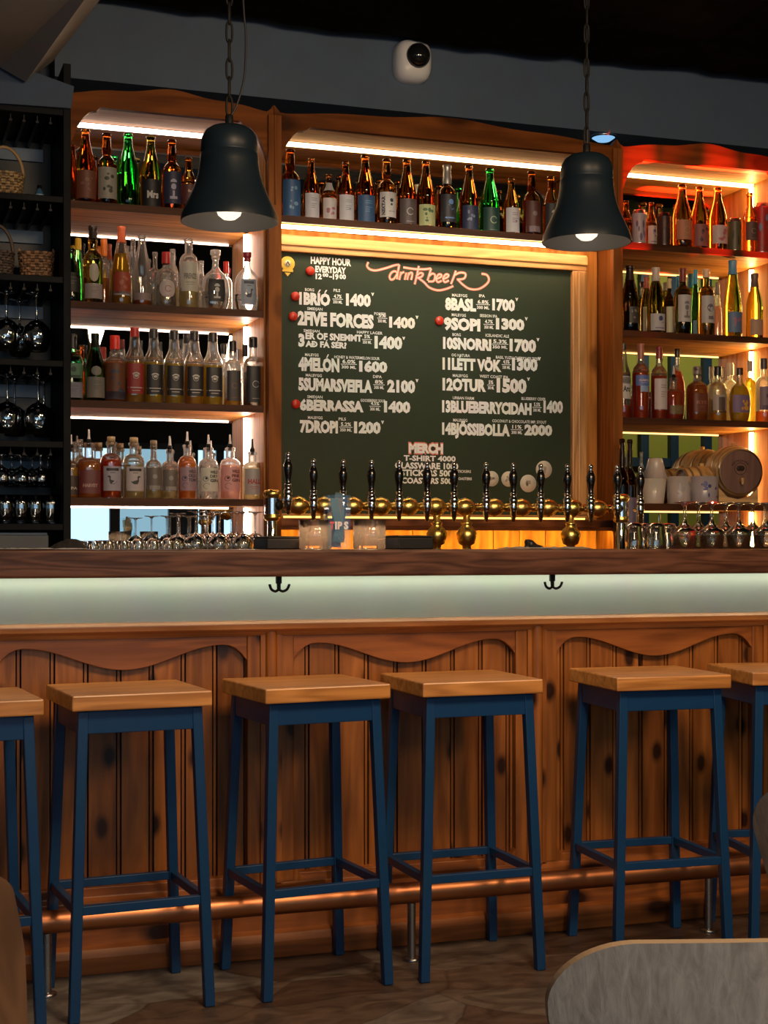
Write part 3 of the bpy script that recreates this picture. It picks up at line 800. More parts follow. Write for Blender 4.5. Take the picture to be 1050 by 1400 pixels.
# magnets, badge, coasters stuck on the board
REDM = paint((.55, .030, .012), .35)
for px, py, lab in ((423.5, 371, 'red round magnet beside the happy hour lines'), (403, 405.5, 'red round magnet beside item one on the menu'), (400, 433, 'red round magnet beside item two on the menu'),
                    (600, 439, 'red round magnet beside item nine on the menu'), (404, 552.6, 'red round magnet beside item six on the menu')):
    c = bp(px, py, YBD); r = 6.2 * per_px(px, YBD)
    o = MB().lathe([(r * .96, 0), (r, -.003), (r, -.010), (r * .8, -.014), (.0001, -.0155)], 20, (0, 0, 0), axis='y').build('magnet', REDM, loc=(c[0], YBD, c[2]), fix=True)
    tag(o, lab, 'magnet', 'red magnets on the menu board')
c = bp(393, 360.5, YBD); r = 10 * per_px(393, YBD)
bd = thing('badge', 'yellow round badge with a pointed tail stuck on the menu board corner', 'badge', (c[0], YBD, c[2]))
mb = MB().lathe([(r, 0), (r, -.004), (r * .9, -.005), (.0001, -.005)], 24, axis='y'); mb.prism([(-r * .42, -r * 1.25), (0, -r * 1.75), (r * .42, -r * 1.25)], -.005, 0); mb.prism([(-r * .75, -r * 1.12), (r * .75, -r * 1.12), (r * .75, -r * .8), (-r * .75, -r * .8)], -.0065, -.002)
mb.build('disc', paint((.72, .50, .05), .5), bd, fix=True)
mb = MB().lathe([(r * .48, -.005), (r * .48, -.0058), (.0001, -.0058)], 20, axis='y', mi=0)
mb.prism([(-r * .3, -r * .22), (-r * .18, -r * .22), (0, r * .12), (r * .18, -r * .22), (r * .3, -r * .22), (0, r * .34)], -.0066, -.0058, 1)
mb.build('emblem', [paint((.65, .62, .45), .5), BLACKM], bd)
for px, py, r_, lab in ((672, 654.5, 10.5, 'cream beer coaster on the menu board just after the merchandise prices'), (695, 655, 10.5, 'cream beer coaster on the menu board half behind a tap handle'),
                        (722, 661, 12, 'cream beer coaster lowest on the menu board beside a tap handle'), (743.5, 642, 12, 'cream beer coaster highest on the menu board')):
    c = bp(px, py, YBD); r = r_ * per_px(px, YBD)
    t = thing('coaster', lab, 'coaster', (c[0], YBD, c[2]), 0, 'coasters on the menu board')
    MB().lathe([(r, 0), (r, -.002), (.0001, -.002)], 28, axis='y').build('disc', paint((.62, .57, .50), .7), t)
    mb = MB()
    for k in range(7):
        a = random.uniform(0, 6.28); q = random.uniform(.1, .5) * r
        mb.lathe([(r * .16, -.0021), (r * .12, -.0026), (.0001, -.0026)], 8, (q * cos(a), 0, q * sin(a) * .7), axis='y')
    mb.build('print', paint((.36, .29, .25), .7), t)

# ================================================================ beer tap tower
YTAP = 5.28
ZP = on_y(600, 693, YTAP)[2]
tw = thing('beer_tap_tower', 'long brass beer tap rail with black handles below the menu board', 'beer tap', (XY(600, YTAP), YTAP, 1.085))
ox, oz = XY(600, YTAP), 1.085
tx = lambda px: XY(px, YTAP) - ox
zp = ZP - oz
mb = MB().tube([(tx(372), 0, zp), (tx(849), 0, zp)], .0125, 16); mb.build('pipe', GOLD, tw)
TAPS = [423, 463, 501.5, 539, 577, 613.5, 657, 694, 731, 767, 799, 835]
for a, b in zip([392] + TAPS, TAPS + [845]):
    c = (tx(a) + tx(b)) / 2
    if b == 845: continue
    MB().lathe([(.0128, -.062), (.017, -.052), (.0135, -.044), (.016, -.036), (.028, -.026), (.0365, 0), (.028, .026), (.016, .036), (.0135, .044), (.017, .052), (.0128, .062)], 24, (c - .0, 0, zp), axis='x').build('ball_joint', GOLD, tw)
for px in (408, 597, 638, 780):
    x = tx(px) if px != 408 else tx(443)
    MB().lathe([(.030, 0), (.030, .006), (.019, .012), (.017, .045), (.030, .052), (.038, .075), (.040, .092), (.030, .110), (.018, .122), (.022, .128), (.022, .134), (.014, .142), (.014, zp)], 24, (x, 0, 0)).build('stand', GOLD, tw)
def faucet(x, z, s=1.0, y=-.055):
    t = MB()
    t.tube([(x, -.008, z), (x, y, z + .006)], .010, 12)
    t.lathe([(.0145, -.012), (.0160, -.004), (.0160, .010), (.0135, .0178)], 16, (x, y, z))
    t.lathe([(.0155, .018), (.0168, .023), (.0162, .034), (.0115, .038), (.0128, .043), (.0125, .048), (.0140, .051), (.0140, .055), (.006, .056)], 16, (x, y, z))
    b = t.build('beer_tap', CHROME, tw)
    MB().lathe([(.0135, -.0121), (.0128, -.020), (.0100, -.036), (.0062, -.056), (.0040, -.056), (.006, -.030)], 16, (x, y, z)).build('spout', CHROME, b)
    MB().lathe([(.006, .055), (.0125, .057), (.0105, .062), (.0105, .074), (.0135, .088), (.0175, .110), (.0165, .126), (.0125, .136), (.0105, .140), (.0115, .143), (.006, .145)], 18, (x, y, z)).build('handle', paint((.006, .006, .007), .18, 0, .6, 0, .5), b)
    MB().lathe([(.006, .144), (.0085, .147), (.006, .151), (.0085, .156), (.0100, .162), (.0075, .168), (.0001, .171)], 16, (x, y, z)).build('finial', CHROME, b)
for px in TAPS: faucet(tx(px), zp)
for px, s, hh in ((372, 1, .045), (849, -1, .040)):
    x = tx(px)
    c = MB(); c.lathe([(.026, 0), (.026, .008), (.0175, .014), (.0175, zp - .05)], 20, (x, 0, 0)); c.build('column', CHROME, tw)
    h = MB().lathe([(.020, zp - .058), (.030, zp - .050), (.032, zp - .044), (.028, zp - .036), (.0275, zp + .028), (.033, zp + .036), (.034, zp + .046), (.027, zp + .056), (.0001, zp + .060)], 24, (x, 0, 0)).build('column_head', GOLD, tw)
    MB().lathe([(.0282, zp - .033), (.0282, zp + .026)], 24, (x, 0, 0)).build('sleeve', CHROME, h)
    a = s * R(48)
    e = MB().lathe([(.018, -.0), (.018, -.012), (.014, -.014), (.0001, -.015)], 18, axis='y').build('emblem', BLACKM, h)
    e.rotation_euler = (0, 0, a); e.location = (x + .024 * sin(a), -.024 * cos(a), zp)
faucet(tx(389), zp + .022, y=-.05); faucet(tx(867), zp - .004, y=-.05)

# ================================================================ bar stools
def make_stool(label):
    t = thing('bar_stool', label, 'bar stool', (0, 0, 0), 0, 'navy bar stools along the bar')
    mb = MB().box(-.172, .172, -.164, .164, .737, .775); mb.build('seat', SEAT, t, bevel=.004)['label'] = 'honey oak seat board'
    tw_, td, bw, bd = .140, .130, .166, .156
    leg = lambda sx, sy, z: (sx * (tw_ + (bw - tw_) * (1 - z / .737)), sy * (td + (bd - td) * (1 - z / .737)), z)
    for sx in (-1, 1):
        for sy in (-1, 1):
            MB().bar(leg(sx, sy, .001), leg(sx, sy, .734), .025, .025, up=(0, 1, 0)).build('leg', NAVY, t, bevel=.002)
    mb = MB()
    for sy in (-1, 1):
        a = leg(-1, sy, .708); b = leg(1, sy, .708); mb.bar(a, b, .020, .056)
    for sx in (-1, 1):
        a = leg(sx, -1, .708); b = leg(sx, 1, .708); mb.bar(a, b, .020, .056)
    mb.build('apron', NAVY, t, bevel=.002)
    zf = .262
    for sy in (-1, 1): MB().bar(leg(-1, sy, zf), leg(1, sy, zf), .018, .022).build('footrest', NAVY, t, bevel=.002)
    for sx in (-1, 1): MB().bar(leg(sx, -1, zf), leg(sx, 1, zf), .018, .022).build('footrest', NAVY, t, bevel=.002)
    return t
ST = [((.599, 3.716), 4.4, 'navy bar stool with oak seat standing first beside the brown chair back'),
      ((1.066, 3.735), 6.5, 'navy bar stool with oak seat standing before the first half-round bar post'),
      ((1.508, 3.745), .9, 'navy bar stool with oak seat of the close pair, nearer the second bar post'),
      ((2.068, 3.712), -3.0, 'navy bar stool with oak seat behind the grey chair back'),
      ((.185, 3.640), 5, 'navy bar stool cut by the picture edge above the brown chair back'),
      ((2.520, 3.715), -9, 'navy bar stool with oak seat partly out of frame beyond the grey chair')]
s0 = make_stool(ST[0][2])
for i, ((x, y), rz, lab) in enumerate(ST):
    if i == 0: s0.location = (x, y, 0); s0.rotation_euler = (0, 0, R(rz))
    else: dup(s0, (x, y, 0), R(rz), lab)

# ================================================================ plywood chairs at the tables
def make_chair(label, mat, loc, rz, wt=.225, h=.85, wb=.15, edge=None, flat=.0, thick=.011, corner=.055):
    """bent plywood shell chair facing +Y of its own frame, back at the -Y side"""
    t = thing('dining_chair', label, 'chair', loc, rz, 'plywood shell chairs at the tables')
    nx, nz = 60, 20
    zb = .50
    mb = MB(); V = []
    def prof(sx):      # top edge height for a side position, rounded corners and a slight crown
        return h - .012 * sx * sx - (corner * (1 - sqrt(max(0, 1 - ((abs(sx) - (1 - corner * 1.25 / wt)) / (corner * 1.25 / wt)) ** 2))) if abs(sx) > 1 - corner * 1.25 / wt else 0)
    for side in (0, 1):
        for i in range(nx + 1):
            sx = sin(pi / 2 * (-1 + 2 * i / nx))
            zt = prof(sx)
            for k in range(nz + 1):
                f = k / nz; z = zb + (zt - zb) * f
                hw = wb + (wt - wb) * min(1, ((z - zb) / (h - zb)) * 1.25) ** .8
                y = -.20 - .10 * ((z - zb) / (h - zb)) + .050 * sx * sx - side * thick
                V.append((sx * hw, y, z))
    st = (nx + 1) * (nz + 1); q = nz + 1; Fc = []
    for i in range(nx):
        for k in range(nz):
            a = i * q + k
            Fc.append((a, a + 1, a + q + 1, a + q)); Fc.append((st + a, st + a + q, st + a + q + 1, st + a + 1))
    E = []
    for i in range(nx):
        for k in (0, nz):
            a = i * q + k; E.append((a, a + q, st + a + q, st + a) if k else (a, st + a, st + a + q, a + q))
    for k in range(nz):
        for i in (0, nx):
            a = i * q + k; E.append((a, a + 1, st + a + 1, st + a) if i == 0 else (a, st + a, st + a + 1, a + 1))
    mb.add(V, Fc, 0, True); mb.add(V, E, 1)
    mb.build('backrest', [mat, edge or mat], t, fix=False)
    # seat sheet joined by the bend
    V = []; ny = 14
    for side in (0, 1):
        for i in range(nx + 1):
            sx = -1 + 2 * i / nx
            for k in range(ny + 1):
                f = k / ny
                y = -.2 + .42 * f
                hw = (wb + (.215 - wb) * min(1, f * 1.6)) * (1 - .10 * max(0, f - .6))
                z = .50 - .055 * min(1, f * 3) + .012 * f + .022 * sx * sx - (.02 * max(0, f - .8) / .2) - side * thick
                V.append((sx * hw, y, z))
    q = ny + 1; st = (nx + 1) * q; Fc = []
    for i in range(nx):
        for k in range(ny):
            a = i * q + k
            Fc.append((a, a + q, a + q + 1, a + 1)); Fc.append((st + a, st + a + 1, st + a + q + 1, st + a + q))
        for k in (0, ny):
            a = i * q + k; Fc.append((a, st + a, st + a + q, a + q) if k == 0 else (a, a + q, st + a + q, st + a))
    for k in range(ny):
        for i in (0, nx):
            a = i * q + k; Fc.append((a, a + 1, st + a + 1, st + a))
    MB().add(V, Fc, 0, True).build('seat', mat, t)
    for sx in (-1, 1):
        for sy in (-1, 1):
            MB().tube([(sx * .20, sy * .19, .001), (sx * .15, sy * .13, .452)], [.010, .015], 12).build('leg', mat, t)
    return t
EDGE = paint((.46, .33, .20), .5)
g = on_y(1135, 746, .96)
cg = make_chair('grey weathered oak plywood chair back close to the camera', GREY_OAK, (on_y(1165, 746, .93)[0] + .08, 1.22, 0), -TH * .75, wt=.225, h=.838, edge=EDGE, corner=.05)
cb = make_chair('brown plywood chair back seen at an angle below the stool at the picture edge', BROWN_PLY, (.114, .982, 0), R(-138.9), wt=.21, h=.861, wb=.13, corner=.016, edge=EDGE)
cr_ = make_chair('plywood chair with a pale curved edge just entering the picture beside the bar stools', GREY_OAK, (1.338, 1.518, 0), R(-59), wt=.21, h=.85, edge=EDGE)

# ================================================================ pendant lamps
def make_pendant(label, x, y, z, cord_side):
    t = thing('pendant_lamp', label, 'lamp', (x, y, z), 0, 'black bell pendant lamps')
    pr = [(.1375, 0), (.137, .006), (.134, .022), (.122, .050), (.108, .080), (.096, .108), (.088, .138), (.0835, .165), (.0815, .190), (.0795, .1925), (.0795, .196), (.0812, .199), (.0805, .225), (.077, .240), (.068, .256), (.052, .267), (.030, .273), (.012, .275)]
    inn = [(r - .004, zz - .003) for r, zz in pr[::-1] if r > .03 and zz > .002] + [(.1345, 0)]
    mb = MB(); mb.lathe(pr, 40, mi=0); mb.lathe(inn, 40, mi=1); mb.lathe([(.1345, 0), (.1375, 0)], 40, mi=0)
    mb.build('lamp_shade', [paint((.008, .016, .025), .42, 0, .25), paint((.15, .14, .13), .5)], t)
    mb = MB().lathe([(.012, .272), (.0115, .300), (.009, .304), (.0001, .305)], 16); mb.build('top_cap', BLACKM, t)
    mb = MB().lathe([(.0001, .006), (.018, .009), (.032, .020), (.038, .038), (.035, .056), (.024, .074), (.016, .085), (.016, .10)], 20); mb.build('bulb', emit(*BULB), t)['label'] = 'cream globe bulb'
    MB().lathe([(.022, .098), (.022, .20), (.0001, .2705)], 16).build('socket', BLACKM, t)
    mb = MB(); zz = .30; k = 0
    ztop = 3.15 - z
    while zz < ztop - .03:
        P = []
        for j in range(14):
            a = 2 * pi * j / 14
            u_, v_ = .0092 * cos(a), .0225 * sin(a) + (.008 if sin(a) > 0 else -.008) * (1 if abs(sin(a)) > .3 else abs(sin(a)) / .3)
            P.append((u_ if k % 2 == 0 else u_ * .35, u_ * .35 if k % 2 == 0 else u_, zz + .028 + v_))
        mb.tube(P, .0034, 8, closed=True); zz += .0525; k += 1
    mb.build('chain', paint((.016, .016, .016), .55, .4, .2), t)
    P = smooth_path([(.004, 0, .302), (.022 * cord_side, .002, .335), (.045 * cord_side, .006, .42), (.050 * cord_side, .010, .54), (.042 * cord_side, .01, .66), (.030 * cord_side, .01, ztop + .02)], 8)
    MB().tube(P, .0032, 8).build('cord', paint((.010, .011, .018), .45), t)
    return t
p1_ = on_y(313.5, 304, 4.1)
make_pendant('black bell pendant lamp in front of the pine bay beside the dark cabinet', p1_[0], 4.1, p1_[2], 1)
p2_ = on_y(802, 332, 4.1)
make_pendant('black bell pendant lamp in front of the pillar beside the wine shelves', p2_[0], 4.1, p2_[2], .15)
lamp('bulb_light', 'POINT', (p1_[0], 4.1, p1_[2] + .002), None, .3, (1, .82, .6), .03)
lamp('bulb_light', 'POINT', (p2_[0], 4.1, p2_[2] + .002), None, .3, (1, .82, .6), .03)

# ================================================================ security camera and pale blue disc under the soffit
c = on_y(560, 88, 5.66)
sc = thing('security_camera', 'white dome security camera mounted on the blue-grey soffit', 'camera', (c[0], 5.658, c[2]))
mb = MB()
for yy, s in ((0, 1),): 
    pr = [(.074, 0), (.076, -.03), (.070, -.062), (.052, -.080)]
    mb.lathe([(r, y) for r, y in pr] + [(.0001, -.082)], 36, axis='y', n=3.2, ky=1.12)
mb.build('housing', paint((.84, .86, .90), .35), sc, fix=True)
mb = MB(); mb.sphere((.006, -.078, .010), .050, 24, 14); mb.build('dome', paint((.012, .012, .014), .05, 0, .8), sc)
mb = MB()
for a in (40, 140, 220, 320): mb.sphere((.062 * cos(R(a)), -.069, .066 * sin(R(a))), .0045, 8, 6)
mb.build('screw', BLACKM, sc)
c = on_y(825, 196, 5.725)
sp = thing('blue_disc', 'small pale blue disc tucked between soffit and pine header', 'light', (c[0], 5.725, 2.894))
MB().lathe([(.0001, -.024), (.030, -.018), (.050, -.004), (.050, 0)], 24).build('lens', emit((.30, .62, 1.0), .8), sp)  # reflective disc, no lamp: its shine is put in as emission
MB().lathe([(.050, -.006), (.056, -.005), (.056, 0)], 24).build('rim', STEEL, sp)

# ================================================================ things on the bar counter
ZB = 1.1195
def at_bar(px, y): return XY(px, y)
RIB, nt, out = new_mat('ribbed_glass')
_tr = N(nt, 'ShaderNodeBsdfTransparent'); _tr.inputs[0].default_value = (.97, .95, .94, 1)
_tl = N(nt, 'ShaderNodeBsdfTranslucent'); _tl.inputs[0].default_value = (.85, .78, .76, 1)
_gl = N(nt, 'ShaderNodeBsdfGlossy'); _gl.inputs['Roughness'].default_value = .05
_m1 = N(nt, 'ShaderNodeMixShader'); _m1.inputs[0].default_value = .09
nt.links.new(_tr.outputs[0], _m1.inputs[1]); nt.links.new(_tl.outputs[0], _m1.inputs[2])
_m2 = N(nt, 'ShaderNodeMixShader'); _lw = N(nt, 'ShaderNodeLayerWeight'); _lw.inputs['Blend'].default_value = .4
nt.links.new(_lw.outputs['Fresnel'], _m2.inputs[0]); nt.links.new(_m1.outputs[0], _m2.inputs[1]); nt.links.new(_gl.outputs[0], _m2.inputs[2])
nt.links.new(_m2.outputs[0], out.inputs['Surface'])
for px, lab in ((431, 'ribbed glass candle holder between the black bar mat and the tips jar'), (505, 'ribbed glass candle holder on the far side of the tips jar')):
    y = 4.05; x = at_bar(px, y); k = per_px(px, y)
    t = thing('candle_holder', lab, 'candle holder', (x, y, ZB), 0, 'ribbed candle holders on the bar')
    ro, hh = 21.5 * k, 40 * k
    V = []; Fc = []; seg = 64
    prof = [(0.0001, .0), (ro * .93, .0), (ro, .004), (ro, hh * .5), (ro * 1.0, hh), (ro - .004, hh), (ro - .005, .010), (0.0001, .010)]
    mb = MB()
    for r, z in prof:
        for j in range(seg):
            a = 2 * pi * j / seg; rr = r * (1 + (.035 if (j % 4 < 2 and z > .003 and r > ro * .95) else 0))
            V.append((rr * sin(a), -rr * cos(a), z))
    for i in range(len(prof) - 1):
        for j in range(seg):
            q = (j + 1) % seg; Fc.append((i * seg + j, i * seg + q, (i + 1) * seg + q, (i + 1) * seg + j))
    mb.add(V, Fc, 0, True); mb.build('holder', RIB, t)
    MB().lathe([(.0001, .0105), (.022, .0105), (.0225, .036), (.0001, .035)], 20).build('candle', paint((.75, .70, .64), .5), t)
    MB().lathe([(.0001, .0365), (.0045, .042), (.0055, .048), (.003, .058), (.0001, .066)], 12).build('flame', emit((1.0, .66, .28), 40.0), t)
    lamp('candle_light', 'POINT', (x, y - .0, ZB + .074), None, .8, (1.0, .58, .28), .006)
y = 4.02; x = at_bar(461, y); k = per_px(461, y)
t = thing('tip_jar', 'clear square glass tips jar stuffed with folded banknotes', 'jar', (x, y, ZB), R(-6))
hw = 15.5 * k
mb = MB(); mb.box(-hw, hw, -hw, hw, 0, .006)
for a in ((-hw, -hw + .002, -hw, hw), (hw - .002, hw, -hw, hw), (-hw, hw, -hw, -hw + .002), (-hw, hw, hw - .002, hw)): mb.box(a[0], a[1], a[2], a[3], .006, 74 * k)
mb.build('jar', thin_glass((.92, .96, .97), .16), t)
NOTE = [paint((.10, .16, .19), .7), paint((.20, .17, .15), .7), paint((.06, .10, .13), .7), paint((.22, .14, .13), .7)]
for i in range(6):
    mb = MB(); x0 = random.uniform(-.018, -.004); ww = random.uniform(.016, .026); yy = -.020 + i * .007
    z0, z1 = .008 + random.uniform(0, .02), random.uniform(.12, .165)
    P = []
    for k_ in range(7):
        f = k_ / 6; P.append((x0 + .006 * sin(f * 5 + i), yy + .0022 * sin(f * 7 + i * 2), z0 + (z1 - z0) * f))
    V = [(p[0], p[1], p[2]) for p in P] + [(p[0] + ww, p[1] + .001, p[2] - .003) for p in P] + [(p[0], p[1] + .0012, p[2]) for p in P] + [(p[0] + ww, p[1] + .0022, p[2] - .003) for p in P]
    for k_ in range(6):
        for o_, fl in ((0, 0), (14, 1)):
            f = (o_ + k_, o_ + 7 + k_, o_ + 8 + k_, o_ + 1 + k_); mb.add([], []);  mb.f.append(f if not fl else f[::-1]); mb.mi.append(0); mb.sm.append(True)
    mb.v = V; mb.build('banknote', NOTE[i % 4], t)
mb = MB(); tv, tf, tw_ = text_geo('TIPS', .05)
cols = [(.62, .10, .12), (.75, .78, .80), (.75, .62, .66), (.70, .72, .76)]
for i, ch in enumerate('TIPS'):
    mb = MB()
    v_, f_, w_ = text_geo(ch, .06); hgt = .0195; wd = (.0135 if ch != 'I' else .005)
    xo = [-.028, -.0125, -.0055, .0125][i]
    mb.add([(xo + a / w_ * wd, -hw - .0012, .058 + b * hgt) for a, b in v_], f_)
    mb.build('letter', paint(cols[i], .6), t)
mb = MB()
for r0, n_ in ((.013, 5), (.007, 4)):
    P = [(.001 + (r0 + .0025 * sin(5 * a)) * cos(a), -hw - .0012, .032 + (r0 + .0025 * cos(4 * a)) * sin(a)) for a in [2 * pi * j / 24 for j in range(24)]]
    mb.tube(P, .0008, 6, closed=True)
mb.build('drawn_motif', paint((.06, .16, .30), .6), t)
for px, y, wpx, hpx, dd, lab in ((382, 4.18, 55, 20, .16, 'black rubber bar mat beside the near brass tap column'), (553, 4.15, 51, 21, .20, 'black rubber bar mat beside the second candle holder')):
    k = per_px(px, y); x = at_bar(px, y)
    mb = MB(); mb.box(-wpx * k / 2, wpx * k / 2, -dd / 2, dd / 2, 0, hpx * k - .012); mb.box(-wpx * k / 2 + .004, wpx * k / 2 - .002, -dd / 2 + .004, dd / 2 - .004, hpx * k - .0125, hpx * k - .005)
    o = mb.build('bar_mat', BLACKM, None, (x, y, ZB), bevel=.004); tag(o, lab, 'bar mat', 'black bar mats on the counter')
y = 4.2; k = per_px(729, y); x = at_bar(729, y)
t = thing('bottle_opener', 'small black lever opener lying on a crumpled plastic sheet', 'opener', (x, y, ZB + .0035))
mb = MB(); mb.prism([(-.028, .002), (.028, .002), (.030, .006), (.008, .012), (-.006, .024), (-.022, .027), (-.026, .020), (-.024, .008)], -.012, .012); mb.build('body', BLACKM, t, bevel=.003)
MB().tube([(-.016, -.020, .014), (-.016, .020, .014)], .004, 10).build('pin', STEEL, t)
def crumple(name, lab, cat, x0, x1, y0, y1, mat, hgt, seed):
    rr = random.Random(seed); nx, ny = 22, 8; V = []
    hs = [[rr.uniform(0, 1) ** 2 * hgt * (0 if i in (0, nx) or j in (0, ny) else 1) for j in range(ny + 1)] for i in range(nx + 1)]
    for s in (0, 1):
        for i in range(nx + 1):
            for j in range(ny + 1):
                V.append((x0 + (x1 - x0) * i / nx + rr.uniform(-.002, .002), y0 + (y1 - y0) * j / ny + rr.uniform(-.004, .004), ZB + .0016 + hs[i][j] - s * .0012))
    q = ny + 1; st = (nx + 1) * q; Fc = []
    for i in range(nx):
        for j in range(ny):
            a = i * q + j; Fc += [(a, a + q, a + q + 1, a + 1), (st + a, st + a + 1, st + a + q + 1, st + a + q)]
    o = MB().add(V, Fc, 0, True).build(name, mat); tag(o, lab, cat); return o
crumple('plastic_sheet', 'crumpled clear plastic sheet under the black opener on the bar', 'plastic sheet', XY(688, 4.22), XY(795, 4.22), 4.12, 4.32, paint((.42, .41, .40), .25), .007, 5)
crumple('paper_sheet', 'pale paper sheet lying on the bar in front of the dark cabinet', 'paper', XY(-20, 4.0), XY(122, 4.0), 3.95, 4.25, paint((.55, .55, .56), .6), .003, 9)
y = 4.30; 
t = thing('bar_towel', 'small heap of black cloth on the bar below the corner of the dark cabinet', 'cloth', (XY(92, y), y, ZB + .0035))
rr = random.Random(4); V = []; nx = 18; ny = 8
for i in range(nx + 1):
    for j in range(ny + 1):
        u_, v_ = i / nx * 2 - 1, j / ny * 2 - 1
        V.append((u_ * .052, v_ * .05, max(0, (.024 + .012 * u_) * (1 - abs(u_) ** 3) * (1 - v_ * v_) + rr.uniform(-.003, .003) * (1 - abs(u_)))))
MB().add(V, [(i * 9 + j, i * 9 + 9 + j, i * 9 + 10 + j, i * 9 + j + 1) for i in range(nx) for j in range(ny)], 0, True).build('cloth', paint((.012, .012, .013), .8), t)

# ================================================================ dark glass cabinet at the end of the back bar
YC0, YC1 = 5.20, 5.60
cx0, cx1 = -.25, XY(97, YC0)
CW = .026
CZ = [2.640, 2.338, 2.060, 1.770, 1.490, 1.205]
cab = thing('glass_cabinet', 'tall dark open cabinet with hanging glass racks and baskets at the end of the bar', 'cabinet', (0, 0, 0))
MB().box(cx1 - CW, cx1, YC0, YC1, 1.086, 2.80).build('side_panel', DARKCAB, cab, bevel=.002)
MB().box(cx0, cx0 + CW, YC0, YC1, 1.086, 2.80).build('side_panel', DARKCAB, cab, bevel=.002)
MB().box(cx0 + CW, cx1 - CW, YC1 - .012, YC1, 1.086, 2.80).build('back_panel', paint((.014, .018, .024), .5), cab)
for z in CZ:
    MB().box(cx0 + CW + .0005, cx1 - CW - .0005, YC0, YC1 - .0125, z - .022, z).build('shelf', DARKCAB, cab, bevel=.002)
MB().box(cx0 + CW, cx1 - CW, YC0 + .02, YC1 - .02, 1.087, 1.108).build('base_board', DARKCAB, cab)
BLUEST = paint((.11, .17, .24), .5)
for z in CZ[:5]:
    MB().box(cx0 + CW, cx1 - CW - .03, YC1 - .03, YC1 - .013, z - .095, z - .05).build('rear_batten', BLUEST, cab)
    x = cx1 - CW - .04
    while x > cx0 + .05:
        mb = MB(); mb.box(x - .005, x + .005, YC0 + .03, YC1 - .03, z - .047, z - .040); mb.box(x - .0015, x + .0015, YC0 + .03, YC1 - .03, z - .040, z - .0225)
        mb.build('rack_rail', BLACKM, cab); x -= .045
# sloping crown
a = on_y(101, 119, YC0 - .01); b = on_y(97, 149, YC0 - .01); c = on_y(46, 99, YC0 - .01); d = on_y(-60, 50, YC0 - .01); e = on_y(-60, 138, YC0 - .01)
MB().prism([(e[0], e[2]), (b[0], b[2]), (a[0], a[2]), (c[0], c[2]), (d[0], d[2])], YC0 - .02, YC0 - .001).build('crown', paint((.06, .085, .13), .7, 0, .15), cab, bevel=.002)
# baskets and small things in the cabinet
def basket(lab, x, y, z, r0, r1, h, handle, col):
    t = thing('basket', lab, 'basket', (x, y, z), R(random.uniform(-15, 15)), 'wicker baskets in the dark cabinet')
    mb = MB()
    for k in range(12):
        f = k / 11; r = r0 + (r1 - r0) * f; P = []
        for j in range(48):
            a = 2 * pi * j / 48; rr = r + .003 * (1 if (j // 2 + k) % 2 else -1)
            p = cross(a, rr, .8, 3); P.append((p[0], p[1], .004 + h * f))
        mb.tube(P, h / 21, 6, closed=True)
    for j in range(0, 24):
        a = 2 * pi * j / 24; p = cross(a, r0, .8, 3); q_ = cross(a, r1, .8, 3)
        mb.tube([(p[0], p[1], .002), (q_[0], q_[1], h + .004)], .0025, 6)
    mb.lathe([(.0001, .002), (r0, .002), (r0, .008), (.0001, .008)], 24, ky=.8, n=3)
    mb.build('body', weave(col, tuple(v * .35 for v in col)), t)
    if handle == 'hoop':
        mb = MB(); P = [(r1 * cos(pi * k / 16), 0, h + handle_h * sin(pi * k / 16)) for k in range(17)]; mb.tube(P, .006, 8); mb.build('handle', paint(col, .6), t)
    else:
        for s in (-1, 1):
            mb = MB(); 
            for k in (-1, 1): mb.tube([(s * r1, k * .012, h - .02), (s * (r1 + .002), k * .012, h + .022)], .004, 6)
            mb.build('handle', paint(col, .6), t)
    return t
handle_h = .105
Yk = 5.40
basket('pale wicker basket with a tall hoop handle, top shelf of the dark cabinet', XY(4, Yk), Yk, CZ[1] + .001, .055, .070, .10, 'hoop', (.38, .25, .11))
basket('dark wicker basket mostly hidden by the picture edge, second shelf of the cabinet', XY(-6, Yk), Yk, CZ[2] + .001, .05, .06, .10, 'hoop', (.10, .07, .05))
basket('brown square wicker basket with two short ear handles, second cabinet shelf', XY(50, Yk), Yk, CZ[2] + .001, .048, .058, .105, 'ears', (.34, .18, .085))
xk = XY(54, Yk)
t = thing('small_bottle', 'small blue-labelled bottle standing beside the hoop basket in the cabinet', 'bottle', (xk, Yk, CZ[1] + .001))
MB().lathe([(.0001, 0), (.014, 0), (.0145, .02), (.0145, .052), (.008, .062), (.0075, .072), (.0001, .072)], 18).build('body', paint((.05, .14, .24), .2), t)
MB().lathe([(.0148, .012), (.0148, .046)], 18).build('label', paint((.32, .46, .58), .6), t)
MB().lathe([(.009, .066), (.009, .078), (.0001, .078)], 14).build('cap', BLACKM, t)

